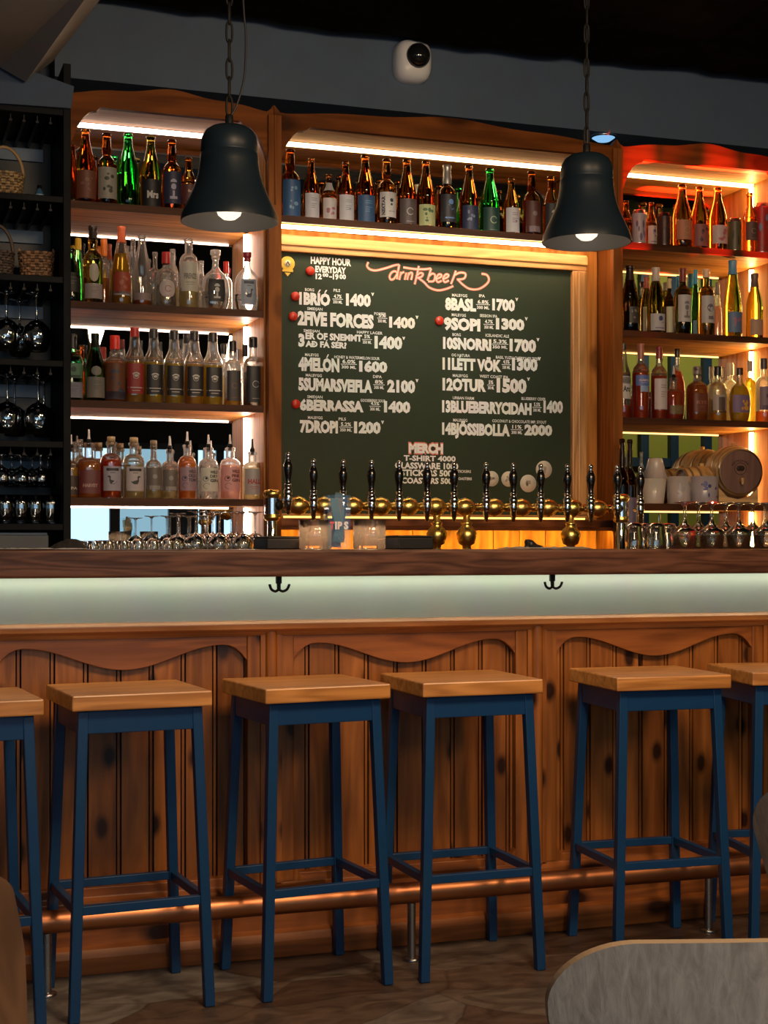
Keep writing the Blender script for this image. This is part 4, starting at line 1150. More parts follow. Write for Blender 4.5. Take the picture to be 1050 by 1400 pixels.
# ---------------------------------------------------------------- stemware
def glass_profile(kind, s=1.0):
    if kind == 'wine':      # standing: foot at 0
        P = [(.036, 0), (.036, .002), (.012, .006), (.0045, .014), (.0040, .075), (.006, .085), (.020, .094), (.036, .112), (.0425, .138), (.040, .165), (.033, .205)]
    elif kind == 'balloon':
        P = [(.038, 0), (.038, .002), (.012, .006), (.0045, .014), (.0040, .085), (.006, .095), (.024, .102), (.043, .120), (.050, .146), (.046, .172), (.036, .205)]
    elif kind == 'coupe':
        P = [(.030, 0), (.030, .002), (.010, .006), (.004, .012), (.0040, .035), (.006, .042), (.022, .050), (.034, .064), (.037, .085), (.034, .108)]
    elif kind == 'tulip':
        P = [(.036, 0), (.036, .002), (.012, .006), (.005, .014), (.0045, .050), (.010, .066), (.026, .078), (.040, .090), (.038, .102), (.029, .165)]
    elif kind == 'tumbler':
        P = [(.0001, 0), (.030, 0), (.031, .003), (.034, .04), (.036, .088)]
    elif kind == 'ribbed':
        P = [(.0001, 0), (.026, 0), (.030, .012), (.029, .03), (.034, .05), (.032, .066), (.036, .10)]
    return [(r * s, z * s) for r, z in P]
def stemware(name, lab, kind, loc, s=1.0, flip=False, group=None, cat='glass', seg=26, mat=None):
    P = glass_profile(kind, s); H = P[-1][1]
    inner = [(max(r - .0011 * s, .0001), z) for r, z in P if z > (.09 if kind in ('wine', 'balloon') else .045 if kind == 'coupe' else .068 if kind == 'tulip' else .004) * s][::-1]
    prof = P + inner + [(.0001, inner[-1][1] + .001)]
    if P[0][0] > .001: prof = [(.0001, 0)] + prof
    if flip: prof = [(r, H - z) for r, z in prof]
    t = thing(name, lab, cat, loc, 0, group)
    MB().lathe(prof, seg).build('bowl', mat or CLEAR, t)
    return t
GL = thin_glass((.90, .94, .96), 1.35)
# hanging upside down in the cabinet racks
for z, kind, rows in ((CZ[2], 'balloon', ((9, 5.33), (50, 5.33), (27, 5.48))), (CZ[3], 'balloon', ((10, 5.33), (52, 5.33), (60, 5.47), (20, 5.47)))):
    for i, (px, y) in enumerate(rows):
        nm = {CZ[2]: 'upper', CZ[3]: 'lower'}[z]
        stemware('wine_glass', '%s balloon glass hanging in the %s cabinet rack, %s' % ('nearer' if y < 5.4 else 'rear', nm, 'by the side panel' if px > 40 else 'at the picture edge'), kind, (XY(px, y), y, z - .040 - .205 * 1.0), 1.0, True, 'wine glasses hanging in the dark cabinet', 'wine glass', mat=GL)
for i, (px, y) in enumerate(((2, 5.33), (29, 5.33), (56, 5.33), (16, 5.46), (44, 5.46), (66, 5.46))):
    stemware('coupe_glass', 'small coupe glass hanging in the lowest rack of the dark cabinet', 'coupe', (XY(px, y), y, CZ[4] - .040 - .108), 1, True, 'small glasses hanging in the lowest rack', 'glass', mat=GL)
for i, (px, y) in enumerate(((8, 5.28), (29, 5.28), (49, 5.28), (70, 5.28), (0, 5.37), (22, 5.37), (43, 5.37), (64, 5.37))):
    stemware('tumbler', 'patterned drinking glass standing on the lowest shelf of the dark cabinet', 'ribbed', (XY(px, y), y, CZ[5] + .001), 1, False, 'glasses on the lowest cabinet shelf', 'glass', mat=GL)
t = thing('note_pad', 'pale folded pad lying under the lowest shelf of the dark cabinet', 'note pad', (XY(20, 5.3), 5.3, 1.1085))
MB().box(-.14, .11, -.06, .06, 0, .058).build('pad', paint((.06, .075, .09), .5), t, bevel=.003)
MB().box(-.135, .105, -.055, .055, .0585, .066).build('sheet', paint((.40, .45, .50), .6), t)
# glasses upside down on the back counter
ZK = 1.0855
for i, (px, y) in enumerate(((243, 5.40), (268, 5.40), (283, 5.46), (300, 5.38), (316, 5.46), (332, 5.38), (349, 5.44), (291, 5.54), (324, 5.54))):
    stemware('wine_glass', 'upturned wine glass on the back counter below the gin bottles' if i else 'upturned wine glass standing apart on the back counter before the blue reflections', 'balloon', (XY(px, y), y, ZK), .84 if i else .80, True, 'upturned wine glasses below the gin bottles', 'wine glass')
for i in range(14):
    px = 108 + i * 10.2; y = 5.30 + .07 * (i % 2)
    stemware('tumbler', 'low upturned tumbler in the row of glass bases below the liqueur shelf', 'tumbler', (XY(px, y), y, ZK), .70, True, 'upturned tumblers below the liqueur shelf', 'glass', seg=18)
for i, (px, y) in enumerate(((936, 5.34), (973, 5.34), (1010, 5.34), (1047, 5.34), (955, 5.47), (992, 5.47), (1029, 5.47))):
    stemware('beer_glass', 'upturned tulip beer glass below the shelf of mugs and barrels', 'tulip', (XY(px, y), y, ZK), 1.36, True, 'upturned tulip glasses below the mug shelf', 'glass')
for i, (px, y) in enumerate(((866, 5.34), (882, 5.43), (896, 5.33), (911, 5.43), (898, 5.53))):
    stemware('tumbler', 'ribbed upturned glass beside the far brass tap column', 'ribbed', (XY(px, y), y, ZK), 1.36, True, 'ribbed glasses beside the tap column', 'glass')

# ================================================================ bottles
SHAPES = {
 'champ': [(0, 0), (.90, 0), (1, .018), (1, .46), (.975, .52), (.90, .58), (.76, .66), (.58, .75), (.46, .82), (.40, .89), (.375, .945), (.43, .950), (.43, .978), (.37, .985), (.37, 1)],
 'longneck': [(0, 0), (.90, 0), (1, .02), (1, .54), (.97, .585), (.84, .645), (.62, .71), (.46, .77), (.41, .83), (.385, .94), (.45, .945), (.45, .985), (.38, 1)],
 'porter': [(0, 0), (.90, 0), (1, .02), (1, .52), (.97, .575), (.82, .635), (.56, .675), (.44, .70), (.455, .74), (.47, .79), (.44, .85), (.385, .945), (.45, .95), (.45, .985), (.38, 1)],
 'bord': [(0, 0), (.90, 0), (1, .02), (1, .60), (.975, .645), (.84, .69), (.58, .725), (.43, .75), (.395, .79), (.37, .96), (.42, .965), (.42, .99), (.36, 1)],
 'flute': [(0, 0), (.90, 0), (1, .02), (1, .36), (.97, .44), (.86, .55), (.69, .67), (.54, .78), (.44, .87), (.40, .96), (.43, .965), (.43, .99), (.38, 1)],
 'vodka': [(0, 0), (.92, 0), (1, .02), (1, .56), (.97, .605), (.83, .655), (.64, .71), (.54, .77), (.50, .84), (.42, .90), (.40, .955), (.44, .96), (.44, .99), (.38, 1)],
 'apoth': [(0, 0), (.93, 0), (1, .02), (1, .62), (.975, .68), (.86, .735), (.62, .775), (.43, .795), (.41, .815), (.41, .93), (.50, .94), (.50, .985), (.40, 1)],
 'wide': [(0, 0), (.92, 0), (1, .025), (1, .55), (.97, .61), (.86, .665), (.66, .70), (.44, .725), (.36, .75), (.35, .92), (.41, .93), (.41, .985), (.34, 1)],
 'flask': [(0, 0), (.56, 0), (.74, .02), (.90, .12), (1, .30), (.985, .43), (.90, .55), (.72, .64), (.46, .70), (.30, .74), (.235, .79), (.22, .92), (.29, .93), (.29, .985), (.22, 1)],
 'rum': [(0, 0), (.92, 0), (1, .02), (1, .58), (.97, .62), (.84, .655), (.60, .68), (.50, .70), (.50, .75), (.40, .78), (.38, .95), (.42, .955), (.42, .99), (.36, 1)],
 'slope': [(0, 0), (.92, 0), (1, .02), (1, .40), (.93, .52), (.74, .66), (.54, .78), (.42, .86), (.38, .95), (.42, .955), (.42, .99), (.36, 1)],
 'slim': [(0, 0), (.92, 0), (1, .02), (1, .60), (.95, .66), (.70, .72), (.50, .76), (.46, .8), (.44, .96), (.5, .965), (.5, .99), (.42, 1)]}
def prof_at(P, z):
    for (r0, z0), (r1, z1) in zip(P, P[1:]):
        if z0 <= z <= z1 and z1 > z0: return r0 + (r1 - r0) * (z - z0) / (z1 - z0)
    return P[-1][0]
BROWN = solid_glass((.40, .095, .012), 1.38); AMBER = solid_glass((.66, .23, .035), 1.38); OLIVE_G = solid_glass((.42, .30, .05), 1.38)
GREEN = solid_glass((.03, .62, .09), 1.38); DKGREEN = solid_glass((.03, .13, .035), 1.38); DARKG = solid_glass((.10, .045, .02), 1.38)
LGREEN = solid_glass((.16, .60, .20), 1.38); YELG = solid_glass((.72, .60, .06), 1.38)
GLASSES = {'brown': BROWN, 'amber': AMBER, 'olive': OLIVE_G, 'green': GREEN, 'dkgreen': DKGREEN, 'dark': DARKG, 'lgreen': LGREEN, 'yelg': YELG,
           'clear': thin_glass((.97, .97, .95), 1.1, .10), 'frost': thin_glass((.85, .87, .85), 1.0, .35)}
def spirit(col):
    m, nt, out = new_mat('spirit')
    b = N(nt, 'ShaderNodeBsdfPrincipled'); b.inputs['Base Color'].default_value = (*col, 1); b.inputs['Transmission Weight'].default_value = 1; b.inputs['IOR'].default_value = 1.34; b.inputs['Roughness'].default_value = 0
    t_ = N(nt, 'ShaderNodeBsdfTranslucent'); d_ = N(nt, 'ShaderNodeBsdfDiffuse'); a_ = N(nt, 'ShaderNodeMixShader'); c_ = N(nt, 'ShaderNodeMixShader')
    deep = tuple(v ** 1.1 for v in col)
    t_.inputs[0].default_value = (*deep, 1); d_.inputs[0].default_value = (*deep, 1); a_.inputs[0].default_value = .3; c_.inputs[0].default_value = .6
    nt.links.new(t_.outputs[0], a_.inputs[1]); nt.links.new(d_.outputs[0], a_.inputs[2])
    nt.links.new(b.outputs[0], c_.inputs[1]); nt.links.new(a_.outputs[0], c_.inputs[2]); nt.links.new(c_.outputs[0], out.inputs['Surface'])
    return m
LIQ = {k: (spirit(v) if k not in ('water', 'pale') else solid_glass(v, 1.34)) for k, v in {'yellow': (1.0, .80, .10), 'gold': (1.0, .66, .10), 'orange': (.98, .46, .09), 'red': (.95, .18, .05), 'pale': (.95, .90, .75), 'water': (.97, .98, .96), 'pink': (.98, .66, .58), 'rust': (.84, .30, .06), 'straw': (.97, .88, .52)}.items()}

def surf(R_, ky, n, a, r):
    x, y = cross(a, r, ky, n); return x, y
def bottle(shelf_z, px, ytop, wpx, shape, glass, lab, Y=5.69, liquid=None, label=None, label2=None, cap=None, ky=1.0, n=2.0, cat='bottle', name=None, group=None, rot=0.0):
    k = per_px(px, Y); ztop = on_y(px, ytop, Y)[2]
    H = ztop - shelf_z; Rr = wpx * k / 2
    x = XY(px, Y)
    if name is None:
        name = 'beer_bottle' if shape in ('champ', 'longneck', 'porter') and glass in ('brown', 'amber', 'green', 'olive') else 'wine_bottle' if shape in ('bord', 'flute') or (shape in ('champ', 'slope') ) else 'spirit_bottle'
    t = thing(name, lab, cat, (x, Y, shelf_z + .0008), rot, group)
    Hg = H
    if cap:
        if cap[0] in ('cork', 'stopper'): Hg = H - .020
        elif cap[0] == 'pourer': Hg = H - .052
    P = SHAPES[shape]
    prof = [(max(r, .0001 / Rr) * Rr, z * Hg) for r, z in P] + [(.0001, Hg)]
    # smooth the shoulders: resample
    pts = smooth_path(prof[2:-3], 3); pts = [prof[0], prof[1]] + pts + prof[-3:]
    MB().lathe(pts, 30, ky=ky, n=n).build('glass', GLASSES[glass], t)
    if liquid:
        lc, lv = liquid; lv *= Hg
        Q = [(max(r * .93, .0001), max(z, .004)) for r, z in pts if z < lv]
        rl = prof_at(P, lv / Hg) * Rr * .93
        Q = Q + [(rl, lv), (.0001, lv)]
        MB().lathe(Q, 26, ky=ky, n=n).build('liquid', LIQ[lc], t)
    for li, lb in enumerate((label, label2)):
        if not lb: continue
        z0, z1, col = lb[0] * Hg, lb[1] * Hg, lb[2]
        mark = lb[3] if len(lb) > 3 else None; mc = lb[4] if len(lb) > 4 else (.05, .05, .05)
        amax = R(lb[5]) if len(lb) > 5 else (R(62) if n == 2 else R(52))
        rz = lambda z: prof_at(P, z / Hg) * Rr + .0007
        mb = MB(); V = []; m_ = 20; zz = [z0 + (z1 - z0) * j / 4 for j in range(5)]
        oval = len(lb) > 6 and lb[6] == 'oval'
        for j, z in enumerate(zz if not oval else [z0 + (z1 - z0) * j / 12 for j in range(13)]):
            f = 1.0
            if oval: f = sqrt(max(0.0001, 1 - ((z - (z0 + z1) / 2) / ((z1 - z0) / 2)) ** 2))
            for i in range(m_ + 1):
                a = (-1 + 2 * i / m_) * amax * f
                p = cross(a, rz(z), ky, n); V.append((p[0], p[1], z))
        nr = (12 if oval else 4)
        mb.add(V, [(j * (m_ + 1) + i, j * (m_ + 1) + i + 1, (j + 1) * (m_ + 1) + i + 1, (j + 1) * (m_ + 1) + i) for j in range(nr) for i in range(m_)], 0, True)
        hw = (cross(amax, rz(z0), ky, n)[0]); mid = (z0 + z1) / 2; hh = (z1 - z0) / 2
        def put(V2, F2, mi=1, e=.0006):
            W_ = []
            for u_, v_ in V2:
                xx = max(-.98, min(.98, u_)) * hw; z = mid + v_ * hh; r = rz(z)
                if n == 2: yy = -sqrt(max(1e-9, r * r - xx * xx)) * ky
                else: yy = -(max(1e-12, r ** n - abs(xx) ** n)) ** (1 / n) * ky
                W_.append((xx, yy - e, z))
            mb.add(W_, F2, mi)
        def text(s, u0, u1, v0, v1, mi=1):
            Vt, Ft, wd = text_geo(s, .04)
            if Vt: put([(u0 + a / wd * (u1 - u0), v0 + b * (v1 - v0)) for a, b in Vt], Ft, mi)
        asp = hw / hh
        def disc(u_, v_, r, mi=1, r0=0.0, sx=1.0, k_=20, a0=0, a1=360, e=.0006):
            V2 = []; F2 = []
            for j in range(k_ + 1):
                a = R(a0 + (a1 - a0) * j / k_)
                V2 += [(u_ + r * sx * cos(a), v_ + r * asp * sin(a)), (u_ + r0 * sx * cos(a), v_ + r0 * asp * sin(a))]
            put(V2, [(2 * j, 2 * j + 2, 2 * j + 3, 2 * j + 1) for j in range(k_)], mi, e)
        def rect(u0, u1, v0, v1, mi=1, e=.0006):
            m2 = 6; V2 = [(u0 + (u1 - u0) * j / m2, v0) for j in range(m2 + 1)] + [(u0 + (u1 - u0) * j / m2, v1) for j in range(m2 + 1)]
            put(V2, [(j, j + 1, m2 + 2 + j, m2 + 1 + j) for j in range(m2)], mi, e)
        col2 = None
        if mark:
            kind, arg = (mark.split(':') + [''])[:2]
            if kind == 'text': text(arg, -.72, .72, -.14, .20); rect(-.5, .5, -.42, -.38); rect(-.4, .4, -.56, -.53)
            elif kind == 'low': text(arg, -.7, .7, -.45, -.18)
            elif kind == 'script': text(arg, -.55, .65, -.35, .15)
            elif kind == 'vtext':
                Vt, Ft, wd = text_geo(arg, .05); put([(-.55 - b * .30, -.85 + a / wd * 1.5) for a, b in Vt], Ft); disc(.25, .35, .22); disc(.25, .02, .14)
                rect(-.1, .7, -.55, -.52)
            elif kind == 'lines':
                for v_ in (.55, .40, .1, -.05, -.2): rect(-.3, .55 if v_ > 0 else .25, v_, v_ + .05)
                if arg: disc(.3, -.1, .16)
            elif kind == 'ring': disc(.05, 0, .42, r0=.33, a0=20, a1=330); rect(-.4, .5, -.8, -.77)
            elif kind == 'emblem':
                disc(0, .18, .36, r0=.31); disc(-.06, .2, .16); disc(.08, .2, .16); 
                disc(0, .12, .58, r0=.46, a0=35, a1=145); rect(-.97, .97, -.62, -.56); rect(-.5, .5, -.80, -.76)
            elif kind == 'band': rect(-.97, .97, -.97, -.60); disc(0, .2, .3)
            elif kind == 'blob':
                q = random.Random(sum(map(ord, lab)) % 999)
                for _ in range(7): disc(q.uniform(-.5, .5), q.uniform(-.6, .6), q.uniform(.08, .24), sx=q.uniform(.6, 1.4), e=.0006 + .0001 * _)
            elif kind == 'face':
                disc(0, .05, .34, sx=.85); disc(0, .33, .36, a0=0, a1=180); rect(-.12, .12, -.55, -.2); rect(-.42, .42, -.72, -.55)
            elif kind == 'hair':
                disc(.0, .10, .52, sx=.9); disc(.12, .0, .27, mi=0, sx=.8, e=.0012); rect(-.3, .45, -.75, -.5)
            elif kind == 'bird':
                s = -1 if arg == 'l' else 1
                V2 = [(s * a, b) for a, b in ((-.55, -.25), (-.2, -.45), (.25, -.45), (.40, -.2), (.38, .05), (.62, .16), (.42, .24), (.22, .18), (.24, -.1), (-.05, -.16))]
                put(V2, [tuple(range(10))] if s > 0 else [tuple(range(9, -1, -1))]); rect(-.7, .7, .62, .84); rect(-.3, .3, .45, .5)
            elif kind == 'mountain':
                put([(-.75, -.35), (.75, -.35), (.45, .05), (.2, -.1), (-.15, .3)], [(0, 1, 2, 3, 4)]); disc(.1, .45, .3); rect(-.6, .6, -.75, -.66)
            elif kind == 'gin':
                for j, s in enumerate(arg.split('/')): text(s, -.05, .92, .52 - .36 * j, .76 - .36 * j)
                disc(-.5, .05, .30, r0=.25); disc(-.42, -.55, .34, r0=.30, a0=20, a1=280); disc(-.45, .1, .14)
        mb.build('label', [paint(col, .55), paint(mc, .55)], t)
    if cap:
        kind = cap[0]; cc = cap[1]; cm = paint(cc, .35) if kind != 'foil' else paint(cc, .3, .6)
        if kind in ('cap', 'capsule', 'foil'):
            f0 = {'cap': .90, 'capsule': .80, 'foil': .76}[kind] if len(cap) < 3 else cap[2]
            Q = [(prof_at(P, f0 + (1 - f0) * j / 8) * Rr + .0010, Hg * (f0 + (1 - f0) * j / 8)) for j in range(9)]
            if kind == 'cap': rm = max(r for r, z in Q); Q = [(rm, z) for r, z in Q]
            else:
                mx = max(r for r, z in Q[-3:]); Q[-1] = (mx, Q[-1][1])
            Q += [(Q[-1][0] * .92, Hg + .002), (.0001, Hg + .002)]
            MB().lathe(Q, 20, ky=1 if ky == 1 else .95).build('cap', cm, t)
        elif kind == 'crown':
            rr = prof_at(P, .96) * Rr; MB().lathe([(rr + .0018, Hg - .006), (rr + .0012, Hg - .001), (rr * .8, Hg + .0015), (.0001, Hg + .0018)], 18).build('crown_cap', cm, t)
        elif kind in ('cork', 'stopper'):
            rr = max(.0095, .40 * Rr if kind == 'cork' else .36 * Rr)
            MB().lathe([(rr * .7, Hg - .012), (rr * .7, Hg + .0005), (rr, Hg + .001), (rr, Hg + .017), (rr * .9, Hg + .019), (.0001, Hg + .0195)], 18).build('stopper', cm if kind == 'cork' else GLASSES['clear'], t)
        elif kind == 'pourer':
            rr = .0085
            MB().lathe([(rr * .8, Hg - .012), (rr * .9, Hg + .0005), (rr * 1.15, Hg + .001), (rr, Hg + .014), (.0001, Hg + .014)], 16).build('stopper', BLACKM, t)
            MB().lathe([(.0060, Hg + .0142), (.0045, Hg + .026), (.0034, Hg + .050), (.0024, Hg + .051), (.0032, Hg + .026)], 14).build('pourer', cm, t)
    return t
def can(shelf_z, px, ytop, wpx, col, mc, lab, Y=5.69, top=(.6, .6, .62)):
    k = per_px(px, Y); H = on_y(px, ytop, Y)[2] - shelf_z; r = wpx * k / 2; x = XY(px, Y)
    t = thing('beer_can', lab, 'can', (x, Y, shelf_z + .0008))
    m_ = paint(top, .25, .9)
    MB().lathe([(.0001, .003), (r * .78, 0), (r * .97, .010), (r, .014), (r, H - .016), (r * .84, H - .003), (r * .82, H), (r * .76, H - .001), (r * .74, H - .006), (.0001, H - .006)], 26).build('body', m_, t)
    mb = MB().lathe([(r + .0003, .015), (r + .0003, H - .017)], 26)
    q = random.Random(sum(map(ord, lab)) % 777)
    for j in range(6):
        a = R(q.uniform(-45, 45)); zz = H * q.uniform(.25, .75); w_ = q.uniform(.15, .4); hh = H * q.uniform(.05, .14)
        V = []
        for i in range(7):
            b = a + w_ * (i / 6 - .5)
            for s in (-1, 1): V.append(((r + .0008 + .0001 * j) * sin(b), -(r + .0008 + .0001 * j) * cos(b), zz + s * hh * sqrt(max(.02, 1 - (2 * i / 6 - 1) ** 2))))
        mb.add(V, [(2 * i, 2 * i + 2, 2 * i + 3, 2 * i + 1) for i in range(6)], 1)
    mb.build('wrap', [paint(col, .35), paint(mc, .4)], t)
    return t
S1, S2, S3, S4 = SH
WH = (.62, .61, .60); CR = (.72, .66, .50); BK = (.012, .013, .016); GY = (.30, .29, .30); LG = (.55, .54, .55)
GR = (.50, .50, .52)
YBK = 5.79      # second row, against the mirrors
# ---- top shelf beside the cabinet
bottle(S1, 100, 199, 18, 'champ', 'brown', 'brown bottle half hidden by the dark cabinet edge on the top shelf', Y=5.72)
bottle(S1, 117, 177, 29, 'champ', 'brown', 'tall brown beer bottle with faded red label beside the dark cabinet', label=(.08, .44, (.16, .055, .035), 'blob', (.24, .11, .08)))
bottle(S1, 146, 183, 28, 'porter', 'brown', 'brown bulb-necked beer bottle with grey cartoon label next to the bright green bottle', label=(.10, .52, (.30, .29, .26), 'blob', (.05, .06, .05)))
bottle(S1, 175, 183, 30, 'champ', 'green', 'bright green unlabelled beer bottle on the top shelf between brown ones', label=None)
bottle(S1, 206, 187, 29, 'champ', 'olive', 'olive-brown beer bottle with black label and white script', label=(.03, .40, BK, 'script:Mrs', (.55, .55, .55)), cap=('crown', (.45, .30, .06)))
bottle(S1, 235, 192, 27, 'porter', 'brown', 'brown bulb-necked beer bottle with a pale portrait on a dark label', label=(.10, .54, (.025, .03, .07), 'face', (.38, .38, .52)))
bottle(S1, 258, 216, 22, 'longneck', 'amber', 'short amber beer bottle half hidden by the pendant lamp', label=(.15, .50, (.10, .03, .03), 'blob', (.5, .3, .25)))
# ---- second shelf
bottle(S2, 97, 340, 27, 'slope', 'dkgreen', 'dark green bottle with black label at the cabinet end of the second shelf', label=(.20, .55, BK, 'lines', (.10, .12, .10)))
bottle(S2, 107, 327, 17, 'slope', 'lgreen', 'slim green bottle with yellow cap standing behind the dark green one', Y=YBK, cap=('cap', (.75, .50, .03), .84))
bottle(S2, 127, 310, 27, 'porter', 'olive', 'whisky bottle with oval upper label and pale lower label', label=(.07, .26, (.36, .33, .33), 'lines', (.2, .17, .17)), label2=(.28, .52, (.42, .39, .34), None, BK, 28, 'oval'), cap=('foil', (.03, .025, .02), .84), name='spirit_bottle')
bottle(S2, 142, 328, 16, 'slim', 'clear', 'small clear bottle with orange cap and orange liquid in the second row', Y=YBK, liquid=('orange', .45), cap=('cap', (.85, .22, .02), .76))
bottle(S2, 166, 311, 26, 'slope', 'clear', 'cognac bottle with tall orange-red capsule and red label', liquid=('gold', .66), label=(.15, .42, (.34, .055, .025), 'blob', (.45, .14, .08)), label2=(.13, .18, (.34, .36, .40)), cap=('capsule', (.55, .10, .025), .80), name='spirit_bottle')
bottle(S2, 182, 327, 17, 'slope', 'clear', 'clear bottle standing behind the cognac with the red label', Y=YBK, liquid=('pale', .5), name='spirit_bottle')
bottle(S2, 194, 322, 26, 'slope', 'clear', 'open clear long-necked bottle with a grey band label near its foot', liquid=('rust', .10), label=(.09, .19, (.26, .21, .21)), name='spirit_bottle')
bottle(S2, 212, 345, 18, 'wide', 'clear', 'plain clear bottle behind the red-capped gin', Y=YBK, liquid=('water', .5))
bottle(S2, 227, 346, 27, 'wide', 'clear', 'clear round-shouldered gin bottle with red cap and pale pink label', liquid=('water', .42), label=(.18, .50, (.48, .43, .44), 'ring', (.35, .10, .14), 50, 'oval'), cap=('cap', (.42, .02, .02), .80))
bottle(S2, 236, 341, 16, 'slim', 'clear', 'clear bottle with open lip behind the red-capped gin', Y=YBK, liquid=('straw', .4))
bottle(S2, 258, 327, 26, 'apoth', 'clear', 'tall clear square-shouldered bottle with a grey printed label', liquid=('straw', .30), label=(.25, .66, (.46, .45, .40), 'text:FIRENZE', (.18, .17, .16)))
bottle(S2, 275, 357, 15, 'slim', 'clear', 'small clear bottle tucked behind the grey-label and the black-label bottles', Y=YBK, liquid=('pale', .5))
bottle(S2, 294.5, 342, 39, 'flask', 'clear', 'round clear flask with black figure label and glass stopper', liquid=('water', .34), label=(.16, .56, BK, 'face', (.40, .40, .40), 36), cap=('stopper', WH), ky=.6)
bottle(S2, 309, 359, 17, 'wide', 'clear', 'bottle with bright red cap behind the two round flasks', Y=YBK, liquid=('pale', .6), cap=('cap', (.60, .02, .015), .80))
bottle(S2, 338, 346, 37, 'flask', 'clear', 'round clear flask with blue-grey label and burgundy cap next to the light strip', liquid=('water', .30), label=(.13, .55, (.22, .27, .34), 'bird:r', (.03, .04, .06), 36), cap=('capsule', (.22, .015, .03), .86), ky=.6)
# ---- third shelf
bottle(S3, 99, 458, 28, 'wide', 'lgreen', 'green gin bottle with round green seal and black cap beside the cabinet', label=(.05, .28, (.26, .28, .36), 'lines', (.17, .18, .24)), label2=(.34, .56, (.10, .26, .15), 'band', (.02, .07, .05)), cap=('cap', BK, .80), n=3.5)
bottle(S3, 112, 472, 14, 'slim', 'brown', 'small brown bottle behind the green gin', Y=YBK, name='spirit_bottle')
bottle(S3, 130, 457, 27, 'champ', 'dkgreen', 'dark green sloping bottle with a parchment label', label=(.06, .36, (.27, .26, .22), 'lines', (.15, .14, .12)), label2=(.38, .52, (.27, .26, .22), None, BK, 30, 'oval'), cap=('foil', (.012, .02, .012), .80))
bottle(S3, 157, 460, 30, 'rum', 'clear', 'squat rum bottle with red cap and orange picture label', liquid=('rust', .62), label=(.06, .58, (.16, .055, .022), 'blob', (.03, .06, .12)), label2=(.05, .16, (.05, .08, .15)), cap=('cap', (.70, .03, .015), .80))
for px, yt, lc, cap_, lv, dsc in ((184, 449, (.30, .020, .016), (.30, .012, .012), 'gold', 'with red label and red cap'), (210, 451, BK, BK, 'yellow', 'with black label, next after the red-labelled one'), (238, 453, BK, BK, 'yellow', 'with black label, middle of the yellow row'),
                            (265.5, 454, BK, BK, 'gold', 'with black label in front of a twin neck'), (291, 456, BK, BK, 'yellow', 'with black label at the end of the yellow row')):
    bottle(S3, px, yt, 26, 'vodka', 'clear', 'liqueur bottle ' + dsc, liquid=(lv, .55), label=(.12, .52, lc, 'emblem', (.50, .49, .48)), cap=('cap', cap_, .88), n=2.6, group='liqueur bottles with a ring emblem')
bottle(S3, 256, 458, 22, 'vodka', 'clear', 'clear bottle with black cap behind the twin-necked black label bottle', Y=YBK, liquid=('pale', .5), cap=('cap', BK, .88))
bottle(S3, 306, 471, 19, 'wide', 'clear', 'clear bottle with dark cap in the second row behind the brown emblem bottle', Y=YBK, liquid=('straw', .5), cap=('cap', BK, .85))
bottle(S3, 318, 467, 23, 'wide', 'clear', 'clear bottle with dark label and faint brown emblem', liquid=('gold', .12), label=(.08, .54, (.035, .032, .035), 'ring', (.16, .06, .025)), cap=('cap', BK, .84), n=2.6)
bottle(S3, 335, 472, 17, 'wide', 'clear', 'small clear bottle with black cap behind the last black label bottle', Y=YBK, liquid=('pale', .4), cap=('cap', BK, .82))
bottle(S3, 346, 462, 27, 'wide', 'clear', 'clear bottle with plain black label in front of the light strip on the third shelf', liquid=('water', .5), label=(.06, .58, BK, 'ring', (.30, .30, .31)), cap=('cap', BK, .86), n=2.6)
# ---- fourth shelf: gins and liqueurs with pourers
bottle(S4, 97, 594, 24, 'wide', 'clear', 'yellow liqueur bottle with dark label and pourer by the dark cabinet', liquid=('gold', .60), label=(.06, .44, (.035, .018, .016), 'low:OPA', (.4, .38, .36)), cap=('pourer', (.6, .6, .62)))
bottle(S4, 110, 601, 17, 'wide', 'clear', 'clear bottle in the second row behind the burgundy label bottle', Y=YBK, liquid=('straw', .5))
bottle(S4, 121.5, 587, 34, 'wide', 'clear', 'broad bottle of orange liqueur with burgundy label and pourer', liquid=('orange', .66), label=(.08, .50, (.13, .028, .032), 'low:HARVEY', (.42, .26, .26)), cap=('pourer', (.6, .6, .62)), n=2.5)
bottle(S4, 152, 597, 28, 'apoth', 'clear', 'red liqueur bottle with swan label and cork stopper', liquid=('red', .70), label=(.13, .56, (.30, .29, .36), 'bird:l', (.012, .012, .02)), cap=('cork', (.50, .36, .20)), n=2.5)
bottle(S4, 183, 598, 28, 'apoth', 'clear', 'clear gin bottle with swan label and cork stopper', liquid=('straw', .60), label=(.13, .56, (.42, .38, .40), 'bird:r', (.012, .012, .02)), cap=('cork', (.50, .36, .20)), n=2.5)
bottle(S4, 210, 602, 23, 'wide', 'clear', 'greenish bottle with grey-brown label beside the swan gin', liquid=('straw', .20), label=(.16, .58, (.13, .11, .10), 'band', (.26, .25, .24)), cap=('cork', (.30, .22, .13)))
bottle(S4, 232, 596, 23, 'wide', 'clear', 'greenish bottle with grey-brown label and pourer, beside the orange wild liqueur', liquid=('straw', .16), label=(.16, .58, (.13, .11, .10), 'band', (.26, .25, .24)), cap=('pourer', (.6, .6, .62)))
bottle(S4, 256, 590, 25, 'apoth', 'clear', 'orange liqueur bottle with mauve lettered label and pourer', liquid=('orange', .76), label=(.15, .58, (.30, .20, .24), 'gin:WILD/OLD/TOM', (.03, .03, .06)), cap=('pourer', (.6, .6, .62)))
